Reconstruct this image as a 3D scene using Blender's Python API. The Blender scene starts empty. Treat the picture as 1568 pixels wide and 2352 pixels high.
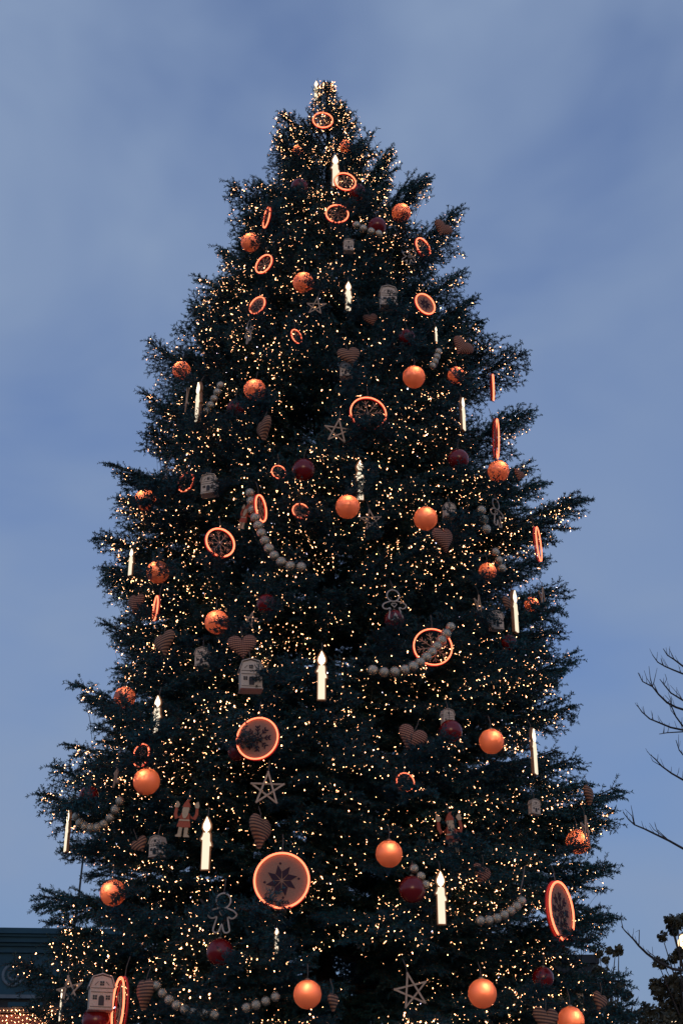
import bpy, math, random
import numpy as np
from mathutils import Vector, Matrix
R = math.radians
random.seed(7)
rng = np.random.default_rng(11)
sc = bpy.context.scene
col = sc.collection

# ------------------------------------------------------------------ camera
F = 3231.0                       # focal length in pixels of a 1568 x 2352 frame
CAM = Vector((0.0, -14.0, 1.6))
PITCH = R(28.0)
cam_d = bpy.data.cameras.new('camera')
cam_d.sensor_fit = 'VERTICAL'
cam_d.sensor_height = 36.0
cam_d.lens = 36.0 * F / 2352.0
cam_d.clip_end = 2000.0
cam = bpy.data.objects.new('camera', cam_d)
cam.location = CAM
cam.rotation_euler = (R(90) + PITCH, 0, 0)
col.objects.link(cam)
sc.camera = cam

# ------------------------------------------------------------------ sky, light, exposure
w = bpy.data.worlds.new('World')
sc.world = w
w.use_nodes = True
nt = w.node_tree
nt.nodes.clear()
sky = nt.nodes.new('ShaderNodeTexSky')
sky.sky_type = 'NISHITA'
sky.sun_disc = False
sky.sun_elevation = R(1.0)
sky.sun_rotation = R(180)
sky.altitude = 100
skm = nt.nodes.new('ShaderNodeMix'); skm.data_type = 'RGBA'; skm.blend_type = 'MULTIPLY'
skm.inputs[0].default_value = 1.0
skm.inputs[7].default_value = (0.95, 2.0, 5.1, 1)
tc = nt.nodes.new('ShaderNodeTexCoord')
mp = nt.nodes.new('ShaderNodeMapping')
mp.inputs['Scale'].default_value = (1.0, 1.0, 1.5)
mp.inputs['Rotation'].default_value = (0.3, 0.25, 0.6)
n1 = nt.nodes.new('ShaderNodeTexNoise')
n1.inputs['Scale'].default_value = 3.1
n1.inputs['Detail'].default_value = 4.0
n1.inputs['Roughness'].default_value = 0.52
n1.inputs['Distortion'].default_value = 0.4
cr = nt.nodes.new('ShaderNodeValToRGB')
cr.color_ramp.elements[0].position = 0.33
cr.color_ramp.elements[0].color = (0.42, 0.42, 0.42, 1)
cr.color_ramp.elements[1].position = 0.62
cr.color_ramp.elements[1].color = (0.97, 0.97, 0.97, 1)
cm = nt.nodes.new('ShaderNodeMix'); cm.data_type = 'RGBA'
cm.inputs[7].default_value = (2.35, 3.22, 4.95, 1)      # thin high dusk cloud
bg = nt.nodes.new('ShaderNodeBackground')
bg.inputs['Strength'].default_value = 0.1
out = nt.nodes.new('ShaderNodeOutputWorld')
L = nt.links.new
L(sky.outputs[0], skm.inputs[6])
L(tc.outputs['Generated'], mp.inputs[0]); L(mp.outputs[0], n1.inputs['Vector'])
L(n1.outputs['Fac'], cr.inputs[0]); L(cr.outputs[0], cm.inputs[0])
L(skm.outputs[2], cm.inputs[6]); L(cm.outputs[2], bg.inputs['Color']); L(bg.outputs[0], out.inputs[0])

sun_d = bpy.data.lights.new('sun', 'SUN')
sun_d.energy = 0.6
sun_d.angle = R(25)
sun_d.color = (1.0, 0.60, 0.33)
sun = bpy.data.objects.new('sun', sun_d)
sun.rotation_euler = (R(88), 0, 0)
col.objects.link(sun)

sc.view_settings.view_transform = 'Standard'
sc.view_settings.look = 'None'
sc.view_settings.exposure = 0.0
sc.view_settings.gamma = 1.0
cy = sc.cycles
cy.max_bounces = 5; cy.diffuse_bounces = 2; cy.glossy_bounces = 2
cy.transmission_bounces = 3; cy.transparent_max_bounces = 4
cy.sample_clamp_indirect = 1.5
cy.caustics_reflective = False; cy.caustics_refractive = False
try:
    cy.use_light_tree = True
except Exception:
    pass

# ------------------------------------------------------------------ projection helpers
FWD = Vector((0, math.cos(PITCH), math.sin(PITCH)))
UP = Vector((0, -math.sin(PITCH), math.cos(PITCH)))
RIGHT = Vector((1, 0, 0))
AX = Vector((-0.20, 0.0, 0.0))           # trunk of the tree

def ray(px, py):
    return (FWD + RIGHT * ((px - 784) / F) - UP * ((py - 1176) / F))
def at_y(px, py, Y):
    d = ray(px, py)
    return CAM + d * ((Y - CAM.y) / d.y)
def depth_of(p):
    return (p - CAM).dot(FWD)
def m_per_px(p):
    return depth_of(p) / F

PROFILE_PX = [(175, 4), (230, 25), (270, 42), (330, 68), (400, 108), (440, 140), (500, 188), (560, 212), (630, 262),
    (700, 302), (790, 352), (850, 374), (900, 400), (990, 440), (1070, 460), (1150, 485), (1220, 520), (1300, 530),
    (1400, 538), (1500, 560), (1565, 575), (1650, 590), (1700, 602), (1800, 650), (1900, 658), (2020, 655), (2100, 655),
    (2200, 690), (2300, 720)]
zs, rs = [], []
for py, hw in PROFILE_PX:
    p = at_y(745, py, 0.0)
    zs.append(p.z); rs.append(hw * m_per_px(p))
zs = zs[::-1]; rs = rs[::-1]
zs = [1.9, 2.3] + zs; rs = [2.6, 2.95] + rs
TOPZ = zs[-1]
def prof(z):
    return float(np.interp(z, zs, rs, left=0.0, right=0.0))

def on_tree(px, py, k=1.0):
    d = ray(px, py)
    best, bt = 1e9, None
    t = 9.0
    while t < 24.0:
        p = CAM + d * t
        rr = k * prof(p.z)
        q = math.hypot(p.x - AX.x, p.y - AX.y) - rr
        if q < best:
            best, bt = q, t
        if q <= 0:
            return p
        t += 0.02
    return CAM + d * bt

# ------------------------------------------------------------------ materials
def new_mat(name):
    m = bpy.data.materials.new(name)
    m.use_nodes = True
    t = m.node_tree
    t.nodes.clear()
    o = t.nodes.new('ShaderNodeOutputMaterial')
    return m, t, o
def principled(name, color, rough=0.6, metal=0.0, var=0.0, scale=30.0, bump=0.0, coat=0.0, spec=0.5, objrand=0.0):
    m, t, o = new_mat(name)
    b = t.nodes.new('ShaderNodeBsdfPrincipled')
    b.inputs['Base Color'].default_value = (*color, 1)
    b.inputs['Roughness'].default_value = rough
    b.inputs['Metallic'].default_value = metal
    b.inputs['Coat Weight'].default_value = coat
    b.inputs['Specular IOR Level'].default_value = spec
    t.links.new(b.outputs[0], o.inputs[0])
    if var or bump or objrand:
        c = t.nodes.new('ShaderNodeTexCoord')
        n = t.nodes.new('ShaderNodeTexNoise')
        n.inputs['Scale'].default_value = scale
        n.inputs['Detail'].default_value = 3
        t.links.new(c.outputs['Object'], n.inputs['Vector'])
        mr = t.nodes.new('ShaderNodeMapRange')
        mr.inputs[1].default_value = 0.25; mr.inputs[2].default_value = 0.75
        mr.inputs[3].default_value = 1 - var; mr.inputs[4].default_value = 1 + var
        t.links.new(n.outputs['Fac'], mr.inputs[0])
        val = mr.outputs[0]
        if objrand:
            oi = t.nodes.new('ShaderNodeObjectInfo')
            m2 = t.nodes.new('ShaderNodeMapRange')
            m2.inputs[3].default_value = 1 - objrand; m2.inputs[4].default_value = 1 + objrand
            t.links.new(oi.outputs['Random'], m2.inputs[0])
            mu = t.nodes.new('ShaderNodeMath'); mu.operation = 'MULTIPLY'
            t.links.new(val, mu.inputs[0]); t.links.new(m2.outputs[0], mu.inputs[1])
            val = mu.outputs[0]
        mx = t.nodes.new('ShaderNodeMix'); mx.data_type = 'RGBA'; mx.blend_type = 'MULTIPLY'
        mx.inputs[0].default_value = 1.0
        mx.inputs[6].default_value = (*color, 1)
        t.links.new(val, mx.inputs[7])
        t.links.new(mx.outputs[2], b.inputs['Base Color'])
        if bump:
            bp = t.nodes.new('ShaderNodeBump')
            bp.inputs['Strength'].default_value = bump
            bp.inputs['Distance'].default_value = 0.01
            t.links.new(n.outputs['Fac'], bp.inputs['Height'])
            t.links.new(bp.outputs[0], b.inputs['Normal'])
    return m
def emission(name, color, strength):
    m, t, o = new_mat(name)
    e = t.nodes.new('ShaderNodeEmission')
    e.inputs[0].default_value = (*color, 1)
    e.inputs[1].default_value = strength
    t.links.new(e.outputs[0], o.inputs[0])
    return m
def shell_mat(name, color, rough):
    m, t, o = new_mat(name)
    tr = t.nodes.new('ShaderNodeBsdfTranslucent'); tr.inputs[0].default_value = (*color, 1)
    df = t.nodes.new('ShaderNodeBsdfDiffuse'); df.inputs[0].default_value = (*color, 1)
    gl = t.nodes.new('ShaderNodeBsdfGlossy'); gl.inputs['Roughness'].default_value = rough
    c = t.nodes.new('ShaderNodeTexCoord'); n = t.nodes.new('ShaderNodeTexNoise')
    n.inputs['Scale'].default_value = 55; n.inputs['Detail'].default_value = 4
    t.links.new(c.outputs['Object'], n.inputs['Vector'])
    mr = t.nodes.new('ShaderNodeMapRange'); mr.inputs[3].default_value = 0.75; mr.inputs[4].default_value = 1.2
    t.links.new(n.outputs['Fac'], mr.inputs[0])
    mx = t.nodes.new('ShaderNodeMix'); mx.data_type = 'RGBA'; mx.blend_type = 'MULTIPLY'
    mx.inputs[0].default_value = 1; mx.inputs[6].default_value = (*color, 1)
    t.links.new(mr.outputs[0], mx.inputs[7]); t.links.new(mx.outputs[2], tr.inputs[0])
    a = t.nodes.new('ShaderNodeMixShader'); a.inputs[0].default_value = 0.45
    t.links.new(tr.outputs[0], a.inputs[1]); t.links.new(df.outputs[0], a.inputs[2])
    b = t.nodes.new('ShaderNodeMixShader'); b.inputs[0].default_value = 0.08
    t.links.new(a.outputs[0], b.inputs[1]); t.links.new(gl.outputs[0], b.inputs[2])
    t.links.new(b.outputs[0], o.inputs[0])
    return m
def plaid_mat(name, base, dark, light, freq):
    """woven checked cloth: two crossing sets of threads"""
    m, t, o = new_mat(name)
    b = t.nodes.new('ShaderNodeBsdfPrincipled'); b.inputs['Roughness'].default_value = 0.9
    c = t.nodes.new('ShaderNodeTexCoord')
    sx = t.nodes.new('ShaderNodeSeparateXYZ'); t.links.new(c.outputs['Object'], sx.inputs[0])
    def stripe(sock, f):
        mu = t.nodes.new('ShaderNodeMath'); mu.operation = 'MULTIPLY'; mu.inputs[1].default_value = f
        s = t.nodes.new('ShaderNodeMath'); s.operation = 'SINE'
        r = t.nodes.new('ShaderNodeMapRange'); r.inputs[1].default_value = -0.5; r.inputs[2].default_value = 0.5
        t.links.new(sock, mu.inputs[0]); t.links.new(mu.outputs[0], s.inputs[0]); t.links.new(s.outputs[0], r.inputs[0])
        return r.outputs[0]
    s1 = stripe(sx.outputs[0], freq); s2 = stripe(sx.outputs[2], freq)
    m1 = t.nodes.new('ShaderNodeMix'); m1.data_type = 'RGBA'
    m1.inputs[6].default_value = (*base, 1); m1.inputs[7].default_value = (*light, 1)
    t.links.new(s1, m1.inputs[0])
    m2 = t.nodes.new('ShaderNodeMix'); m2.data_type = 'RGBA'
    m2.inputs[7].default_value = (*dark, 1)
    t.links.new(m1.outputs[2], m2.inputs[6]); t.links.new(s2, m2.inputs[0])
    t.links.new(m2.outputs[2], b.inputs['Base Color'])
    bp = t.nodes.new('ShaderNodeBump'); bp.inputs['Strength'].default_value = 0.6; bp.inputs['Distance'].default_value = 0.006
    t.links.new(s2, bp.inputs['Height']); t.links.new(bp.outputs[0], b.inputs['Normal'])
    t.links.new(b.outputs[0], o.inputs[0])
    return m

M = {}
M['needle'] = principled('fir_needles', (0.012, 0.072, 0.090), 0.6, var=0.45, scale=6.0, objrand=0.25, spec=0.35)
M['bark'] = principled('fir_bark', (0.060, 0.042, 0.032), 0.85, var=0.3, scale=20, bump=0.5)
M['cable'] = principled('green_cable', (0.012, 0.03, 0.018), 0.5, var=0.2)
M['bulb'] = emission('fairy_bulb', (1.0, 0.45, 0.20), 13.0)
M['bulb_cool'] = emission('fairy_bulb_cool', (0.75, 0.75, 1.0), 7.0)
M['globe'] = shell_mat('orange_globe', (0.90, 0.285, 0.135), 0.2)
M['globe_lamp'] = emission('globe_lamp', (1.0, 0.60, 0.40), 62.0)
M['red'] = principled('red_globe', (0.20, 0.006, 0.007), 0.24, var=0.15, scale=60, coat=0.2)
M['cap'] = principled('metal_cap', (0.45, 0.33, 0.2), 0.35, metal=0.9, var=0.1)
M['cord'] = principled('hanging_cord', (0.16, 0.13, 0.11), 0.9, var=0.2)
M['neon'] = emission('neon_tube', (1.0, 0.19, 0.088), 3.0)
M['rim'] = principled('neon_channel', (0.55, 0.035, 0.03), 0.6, var=0.1)
M['cloth'] = principled('disc_cloth', (0.36, 0.20, 0.135), 0.95, var=0.22, scale=45, bump=0.3)
M['motif'] = principled('motif_felt', (0.045, 0.022, 0.034), 0.95, var=0.2)
M['straw'] = principled('straw_sticks', (0.54, 0.38, 0.26), 0.85, var=0.3, scale=25, bump=0.3, objrand=0.15)
M['heart'] = plaid_mat('checked_cloth', (0.44, 0.16, 0.095), (0.12, 0.05, 0.04), (0.55, 0.28, 0.17), 330.0)
M['heart2'] = plaid_mat('ribbed_cloth', (0.42, 0.20, 0.11), (0.10, 0.055, 0.045), (0.46, 0.22, 0.12), 260.0)
M['paper'] = principled('house_board', (0.68, 0.55, 0.42), 0.85, var=0.14, scale=18, bump=0.15)
M['paper_roof'] = principled('house_roof_board', (0.54, 0.45, 0.36), 0.85, var=0.18, scale=18, bump=0.15)
M['pane'] = principled('house_window', (0.03, 0.026, 0.026), 0.5, var=0.1)
M['bead'] = principled('silver_bead', (0.68, 0.54, 0.38), 0.2, metal=0.92, var=0.35, scale=220, bump=0.5)
M['candle'] = emission('candle_light', (1.0, 0.83, 0.61), 1.12)
M['flame'] = emission('candle_flame', (1.0, 0.82, 0.58), 2.4)
M['candle_box'] = principled('candle_frame', (0.34, 0.15, 0.06), 0.6, var=0.2)
M['rope'] = principled('pale_rope', (0.58, 0.50, 0.42), 0.8, var=0.2, scale=80, bump=0.4)
M['coat'] = principled('painted_red', (0.48, 0.085, 0.03), 0.55, var=0.2, scale=30)
M['cream'] = principled('painted_cream', (0.62, 0.44, 0.26), 0.6, var=0.15, scale=30)
M['twig'] = principled('bare_twig', (0.050, 0.044, 0.042), 0.85, var=0.25, scale=15)
M['leaf'] = principled('dry_leaf', (0.075, 0.080, 0.050), 0.7, var=0.5, scale=5, objrand=0.2)
M['plaza'] = principled('plaza_stone', (0.16, 0.15, 0.14), 0.8, var=0.25, scale=0.7, bump=0.2)
M['facade'] = principled('blue_grey_stone', (0.012, 0.060, 0.095), 0.85, var=0.25, scale=0.9, bump=0.15)
M['facade_dark'] = principled('dark_stone', (0.018, 0.028, 0.038), 0.85, var=0.25, scale=0.9)
M['stone_pale'] = principled('pale_stone', (0.10, 0.15, 0.19), 0.8, var=0.2, scale=3)
M['glass'] = principled('dark_glass', (0.02, 0.025, 0.03), 0.12, var=0.1)
M['stall_red'] = principled('stall_cloth', (0.20, 0.07, 0.05), 0.8, var=0.3, scale=4)
M['timber'] = principled('stall_timber', (0.14, 0.09, 0.06), 0.8, var=0.25, scale=8)
M['iron'] = principled('lamp_iron', (0.02, 0.022, 0.025), 0.45, var=0.1)
M['lamp'] = emission('street_lamp_glass', (1.0, 0.70, 0.42), 3.0)

# ------------------------------------------------------------------ mesh helpers
class MB:
    def __init__(s):
        s.v = []; s.f = []
    def add(s, vs, fs):
        b = len(s.v)
        s.v += [tuple(x) for x in vs]
        s.f += [tuple(i + b for i in f) for f in fs]
        return s
    def box(s, c, d, rot=None):
        hx, hy, hz = d[0] / 2, d[1] / 2, d[2] / 2
        vs = [Vector((x, y, z)) for x in (-hx, hx) for y in (-hy, hy) for z in (-hz, hz)]
        if rot is not None:
            vs = [rot @ v for v in vs]
        vs = [v + Vector(c) for v in vs]
        return s.add(vs, [(0, 1, 3, 2), (4, 6, 7, 5), (0, 4, 5, 1), (2, 3, 7, 6), (0, 2, 6, 4), (1, 5, 7, 3)])
    def tube(s, pts, r, n=6, closed=False, cap=True):
        pts = [Vector(p) for p in pts]
        N = len(pts)
        rr = r if isinstance(r, (list, tuple)) else [r] * N
        vs = []
        prev = None
        for i, p in enumerate(pts):
            if closed:
                d = pts[(i + 1) % N] - pts[i - 1]
            else:
                d = pts[min(i + 1, N - 1)] - pts[max(i - 1, 0)]
            if d.length < 1e-9:
                d = Vector((0, 0, 1))
            d.normalize()
            if prev is None:
                a = Vector((0, 0, 1)) if abs(d.z) < 0.9 else Vector((0, 1, 0))
            else:
                a = prev
            u = (a - d * a.dot(d))
            if u.length < 1e-6:
                u = d.orthogonal()
            u.normalize(); prev = u
            q = d.cross(u)
            for k in range(n):
                t = 2 * math.pi * k / n
                vs.append(p + (u * math.cos(t) + q * math.sin(t)) * rr[i])
        fs = []
        for i in range(N if closed else N - 1):
            j = (i + 1) % N
            for k in range(n):
                l = (k + 1) % n
                fs.append((i * n + k, i * n + l, j * n + l, j * n + k))
        if cap and not closed:
            fs.append(tuple(range(n))[::-1]); fs.append(tuple((N - 1) * n + k for k in range(n)))
        return s.add(vs, fs)
    def sphere(s, c, r, nu=20, nv=12, sz=1.0):
        vs = [(c[0], c[1], c[2] + r * sz)]
        for j in range(1, nv):
            th = math.pi * j / nv
            for i in range(nu):
                ph = 2 * math.pi * i / nu
                vs.append((c[0] + r * math.sin(th) * math.cos(ph), c[1] + r * math.sin(th) * math.sin(ph), c[2] + r * sz * math.cos(th)))
        vs.append((c[0], c[1], c[2] - r * sz))
        fs = []
        for i in range(nu):
            fs.append((0, 1 + i, 1 + (i + 1) % nu))
        for j in range(nv - 2):
            for i in range(nu):
                a = 1 + j * nu + i; b = 1 + j * nu + (i + 1) % nu
                fs.append((a, a + nu, b + nu, b))
        last = len(vs) - 1; b0 = 1 + (nv - 2) * nu
        for i in range(nu):
            fs.append((last, b0 + (i + 1) % nu, b0 + i))
        return s.add(vs, fs)
    def ring(s, c, Rr, r, n=48, m=8, sy=1.0):
        """torus standing in the XZ plane"""
        vs, fs = [], []
        for i in range(n):
            a = 2 * math.pi * i / n
            for k in range(m):
                b = 2 * math.pi * k / m
                q = Rr + r * math.cos(b)
                vs.append((c[0] + q * math.cos(a), c[1] + r * sy * math.sin(b), c[2] + q * math.sin(a)))
        for i in range(n):
            for k in range(m):
                fs.append((i * m + k, i * m + (k + 1) % m, ((i + 1) % n) * m + (k + 1) % m, ((i + 1) % n) * m + k))
        return s.add(vs, fs)
    def prism(s, poly, y0, y1):
        """polygon in XZ extruded from y0 to y1 (y0 nearer the viewer)"""
        n = len(poly)
        vs = [(x, y0, z) for x, z in poly] + [(x, y1, z) for x, z in poly]
        fs = [tuple(range(n)), tuple(range(2 * n - 1, n - 1, -1))]
        for i in range(n):
            j = (i + 1) % n
            fs.append((i, i + n, j + n, j))
        return s.add(vs, fs)
    def mesh(s, name, mat, smooth=False):
        me = bpy.data.meshes.new(name)
        me.from_pydata(s.v, [], s.f)
        if mat is not None:
            me.materials.append(mat)
        if smooth:
            me.polygons.foreach_set('use_smooth', [True] * len(me.polygons))
        me.update()
        return me
    def build(s, name, mat, parent=None, smooth=False):
        return put(name, s.mesh(name, mat, smooth), parent)
def put(name, me, parent=None):
    o = bpy.data.objects.new(name, me)
    col.objects.link(o)
    if parent is not None:
        o.parent = parent
    return o
def thing(name, label, cat, loc=(0, 0, 0), yaw=0.0, group=None, roll=0.0, tilt=0.0):
    o = bpy.data.objects.new(name, None)
    o.empty_display_size = 0.1
    col.objects.link(o)
    o.location = loc
    o.rotation_euler = (tilt, roll, yaw)
    tag(o, label, cat, group)
    return o
def tag(o, label, cat, group=None, kind=None):
    o['label'] = label; o['category'] = cat
    if group: o['group'] = group
    if kind: o['kind'] = kind
def raw_mesh(name, V, Fc, mats, midx=None, smooth=False):
    """fast triangle mesh from numpy arrays"""
    me = bpy.data.meshes.new(name)
    nv, nf = len(V), len(Fc)
    me.vertices.add(nv); me.vertices.foreach_set('co', V.astype(np.float32).ravel())
    me.loops.add(nf * 3); me.loops.foreach_set('vertex_index', Fc.astype(np.int32).ravel())
    me.polygons.add(nf)
    me.polygons.foreach_set('loop_start', np.arange(0, nf * 3, 3, dtype=np.int32))
    for m in mats: me.materials.append(m)
    if midx is not None:
        me.polygons.foreach_set('material_index', midx.astype(np.int32))
    if smooth:
        me.polygons.foreach_set('use_smooth', np.ones(nf, dtype=bool))
    me.update(calc_edges=True)
    return me

# ------------------------------------------------------------------ ground
g = MB()
N = 64
g.v = [(0, 0, 0)] + [(900 * math.cos(2 * math.pi * i / N), 900 * math.sin(2 * math.pi * i / N), 0) for i in range(N)]
g.f = [(0, 1 + i, 1 + (i + 1) % N) for i in range(N)]
go = g.build('ground', M['plaza']); go['kind'] = 'structure'

# ------------------------------------------------------------------ the fir tree
def gen_bough(Lb, seed, dense=1.0):
    """one fir bough along +X: wood segments, needle twigs, places where a bulb can hang"""
    rg = np.random.default_rng(seed)
    wood = []; tw = []; spots = []
    n = max(6, int(Lb / 0.07))
    ts = np.linspace(0, 1, n + 1)
    wob = rg.normal(0, 0.02 * Lb, 3)
    sag = 0.07 + 0.05 * rg.random()
    axis = np.stack([Lb * ts, wob[0] * np.sin(ts * 3.1) + wob[1] * np.sin(ts * 6.0),
                     Lb * (-sag * np.sin(np.pi * ts)) + wob[2] * np.sin(ts * 4)], 1)
    r0 = 0.006 + 0.009 * Lb
    for i in range(n):
        wood.append((axis[i], axis[i + 1], r0 * (1 - ts[i]) + 0.004, r0 * (1 - ts[i + 1]) + 0.004))
        if ts[i] > 0.35:
            tw.append((axis[i], axis[i + 1]))
    def ax(s):
        f = min(max(s / Lb, 0), 0.999) * n
        i = int(f)
        p = axis[i] + (axis[i + 1] - axis[i]) * (f - i)
        d = axis[i + 1] - axis[i]
        return p, d / np.linalg.norm(d)
    sp = 0.085 / dense
    s = 0.13 * Lb
    side = 1
    maxl = 0.74 if Lb > 1.2 else 0.3 + 0.25 * Lb
    while s < Lb * 0.985:
        p, d = ax(s)
        l = min(maxl, 0.62 * (Lb - s) + 0.13) * rg.uniform(0.6, 1.2)
        if s < 0.35 * Lb: l *= 0.75
        ang = R(rg.uniform(42, 62)) * side
        dz = rg.uniform(-0.60, 0.28)
        dirv = np.array([math.cos(ang), math.sin(ang), dz]); dirv += d * 0.2
        dirv /= np.linalg.norm(dirv)
        m = max(2, int(l / 0.09))
        pts = [p]
        cur = dirv.copy()
        for k in range(m):
            cur = cur + np.array([0.07, 0, rg.normal(-0.01, 0.05)])
            cur /= np.linalg.norm(cur)
            pts.append(pts[-1] + cur * (l / m))
        pts = np.array(pts)
        for k in range(m):
            wood.append((pts[k], pts[k + 1], 0.0045, 0.003))
            tw.append((pts[k], pts[k + 1]))
        spots.append(pts[-1]); spots.append(pts[m // 2])
        q = 0.05; sd = 1
        while q < l:
            f = q / l * m; i = min(int(f), m - 1)
            bp = pts[i] + (pts[i + 1] - pts[i]) * (f - i)
            dd = pts[i + 1] - pts[i]; dd /= np.linalg.norm(dd)
            perp = np.array([-dd[1], dd[0], 0]) * sd
            tl = min(0.24, 0.45 * (l - q) + 0.06) * rg.uniform(0.6, 1.25)
            td = dd * 0.75 + perp * rg.uniform(0.55, 0.9) + np.array([0, 0, rg.uniform(-0.45, 0.35)])
            td /= np.linalg.norm(td)
            e = bp + td * tl
            tw.append((bp, e)); wood.append((bp, e, 0.003, 0.0025))
            if rg.random() < 0.5: spots.append(e)
            if tl > 0.13:
                for sg in (-1, 1):
                    pp = np.array([-td[1], td[0], 0]) * sg
                    b2 = bp + td * tl * rg.uniform(0.3, 0.6)
                    e2 = b2 + (td * 0.8 + pp * 0.7 + np.array([0, 0, rg.uniform(-0.3, 0.3)])) * tl * 0.42
                    tw.append((b2, e2)); wood.append((b2, e2, 0.0025, 0.002))
            q += 0.052 / dense * rg.uniform(0.7, 1.3); sd = -sd
        if rg.random() < 0.45 and s > 0.3 * Lb:            # a short upright shoot
            tl = rg.uniform(0.06, 0.16)
            e = p + np.array([0.5, rg.uniform(-0.4, 0.4), 0.8]) * tl
            tw.append((p, e)); wood.append((p, e, 0.003, 0.002)); spots.append(e)
        s += sp * rg.uniform(0.35, 0.65); side = -side
    # needles
    A = np.array([t[0] for t in tw]); B = np.array([t[1] for t in tw])
    ln = np.linalg.norm(B - A, axis=1)
    cnt = np.maximum(3, (ln / 0.0052).astype(int))
    idx = np.repeat(np.arange(len(tw)), cnt)
    K = len(idx)
    u = rg.random(K)
    D = (B - A) / np.maximum(ln, 1e-6)[:, None]
    d = D[idx]
    base = A[idx] + (B - A)[idx] * u[:, None]
    rnd = rg.normal(size=(K, 3)); rnd -= d * np.sum(rnd * d, 1)[:, None]
    rnd /= np.linalg.norm(rnd, axis=1)[:, None]
    nd = d * 0.62 + rnd * 0.78
    nl = rg.uniform(0.022, 0.038, K)
    tip = base + nd * nl[:, None]
    sidev = np.cross(nd, rg.normal(size=(K, 3)))
    sidev /= np.linalg.norm(sidev, axis=1)[:, None]
    wv = sidev * 0.0042
    mid = base + nd * (nl * 0.45)[:, None]
    V = np.concatenate([base + 0 * wv, mid + wv, mid - wv, tip])
    i0 = np.arange(K)
    Fn = np.concatenate([np.stack([i0, i0 + K, i0 + 2 * K], 1), np.stack([i0 + K, i0 + 3 * K, i0 + 2 * K], 1)])
    # wood prisms (three-sided)
    WA = np.array([x[0] for x in wood]); WB = np.array([x[1] for x in wood])
    ra = np.array([x[2] for x in wood]); rb = np.array([x[3] for x in wood])
    wd = WB - WA; wd /= np.maximum(np.linalg.norm(wd, axis=1), 1e-6)[:, None]
    ref = np.where(np.abs(wd[:, 2:3]) < 0.9, np.array([[0, 0, 1.0]]), np.array([[0, 1.0, 0]]))
    e1 = np.cross(wd, ref); e1 /= np.linalg.norm(e1, axis=1)[:, None]
    e2 = np.cross(wd, e1)
    W = len(wood); vs = []
    for P, rad in ((WA, ra), (WB, rb)):
        for k in range(3):
            a = 2 * math.pi * k / 3
            vs.append(P + (e1 * math.cos(a) + e2 * math.sin(a)) * rad[:, None])
    VW = np.concatenate(vs)
    j = np.arange(W); fw = []
    for k in range(3):
        l = (k + 1) % 3
        a, b, c, dd = j + k * W, j + l * W, j + (3 + l) * W, j + (3 + k) * W
        fw += [np.stack([a, b, c], 1), np.stack([a, c, dd], 1)]
    FW = np.concatenate(fw) + len(V)
    V = np.concatenate([V, VW]); Fc = np.concatenate([Fn, FW])
    mi = np.concatenate([np.zeros(len(Fn)), np.ones(len(FW))])
    me = raw_mesh('bough', V, Fc, [M['needle'], M['bark']], mi)
    return me, np.array(spots), Lb

CLASSES = {}
for Lb, nvar, dn in ((0.30, 2, 1.5), (0.6, 3, 1.3), (1.1, 3, 1.15), (1.8, 3, 1.0), (2.7, 4, 1.0)):
    CLASSES[Lb] = [gen_bough(Lb, int(Lb * 100) + 7 * k, dn) for k in range(nvar)]
KEYS = sorted(CLASSES)

tree = thing('christmas_tree', 'towering dark green Christmas fir covered in fairy lights and ornaments', 'tree', AX)
tk = MB()
tk.tube([(0.03 * math.sin(z), 0.03 * math.cos(z * 0.8), z) for z in np.linspace(0, TOPZ - 0.15, 30)],
        [0.19 * (1 - 0.93 * i / 29) + 0.006 for i in range(30)], 10)
tk.build('trunk', M['bark'], tree, True)

boughs = []      # (matrix, spots, L, azimuth, tipz)
def place(az, base_z, tip_r, tip_z, roll=0.0):
    dz = tip_z - base_z
    Lw = math.hypot(tip_r, dz)
    key = min(KEYS, key=lambda k: abs(math.log(k / Lw)))
    me, spots, L0 = random.choice(CLASSES[key])
    o = put('bough', me, tree)
    sca = Lw / L0
    mat = (Matrix.Translation((0, 0, base_z)) @ Matrix.Rotation(az, 4, 'Z') @ Matrix.Rotation(-math.atan2(dz, tip_r), 4, 'Y')
           @ Matrix.Rotation(roll, 4, 'X') @ Matrix.Diagonal((sca, sca * random.uniform(0.9, 1.12), sca, 1)))
    o.matrix_local = mat
    boughs.append((mat, spots, Lw, az, tip_z, tip_r))
def lift(z):
    """how steeply boughs climb at height z"""
    t = (z - 2.0) / (TOPZ - 2.0)
    return R(float(np.interp(t, [0, 0.25, 0.5, 0.75, 0.93, 1.0], [-9, -2, 7, 20, 38, 60])))

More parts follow.
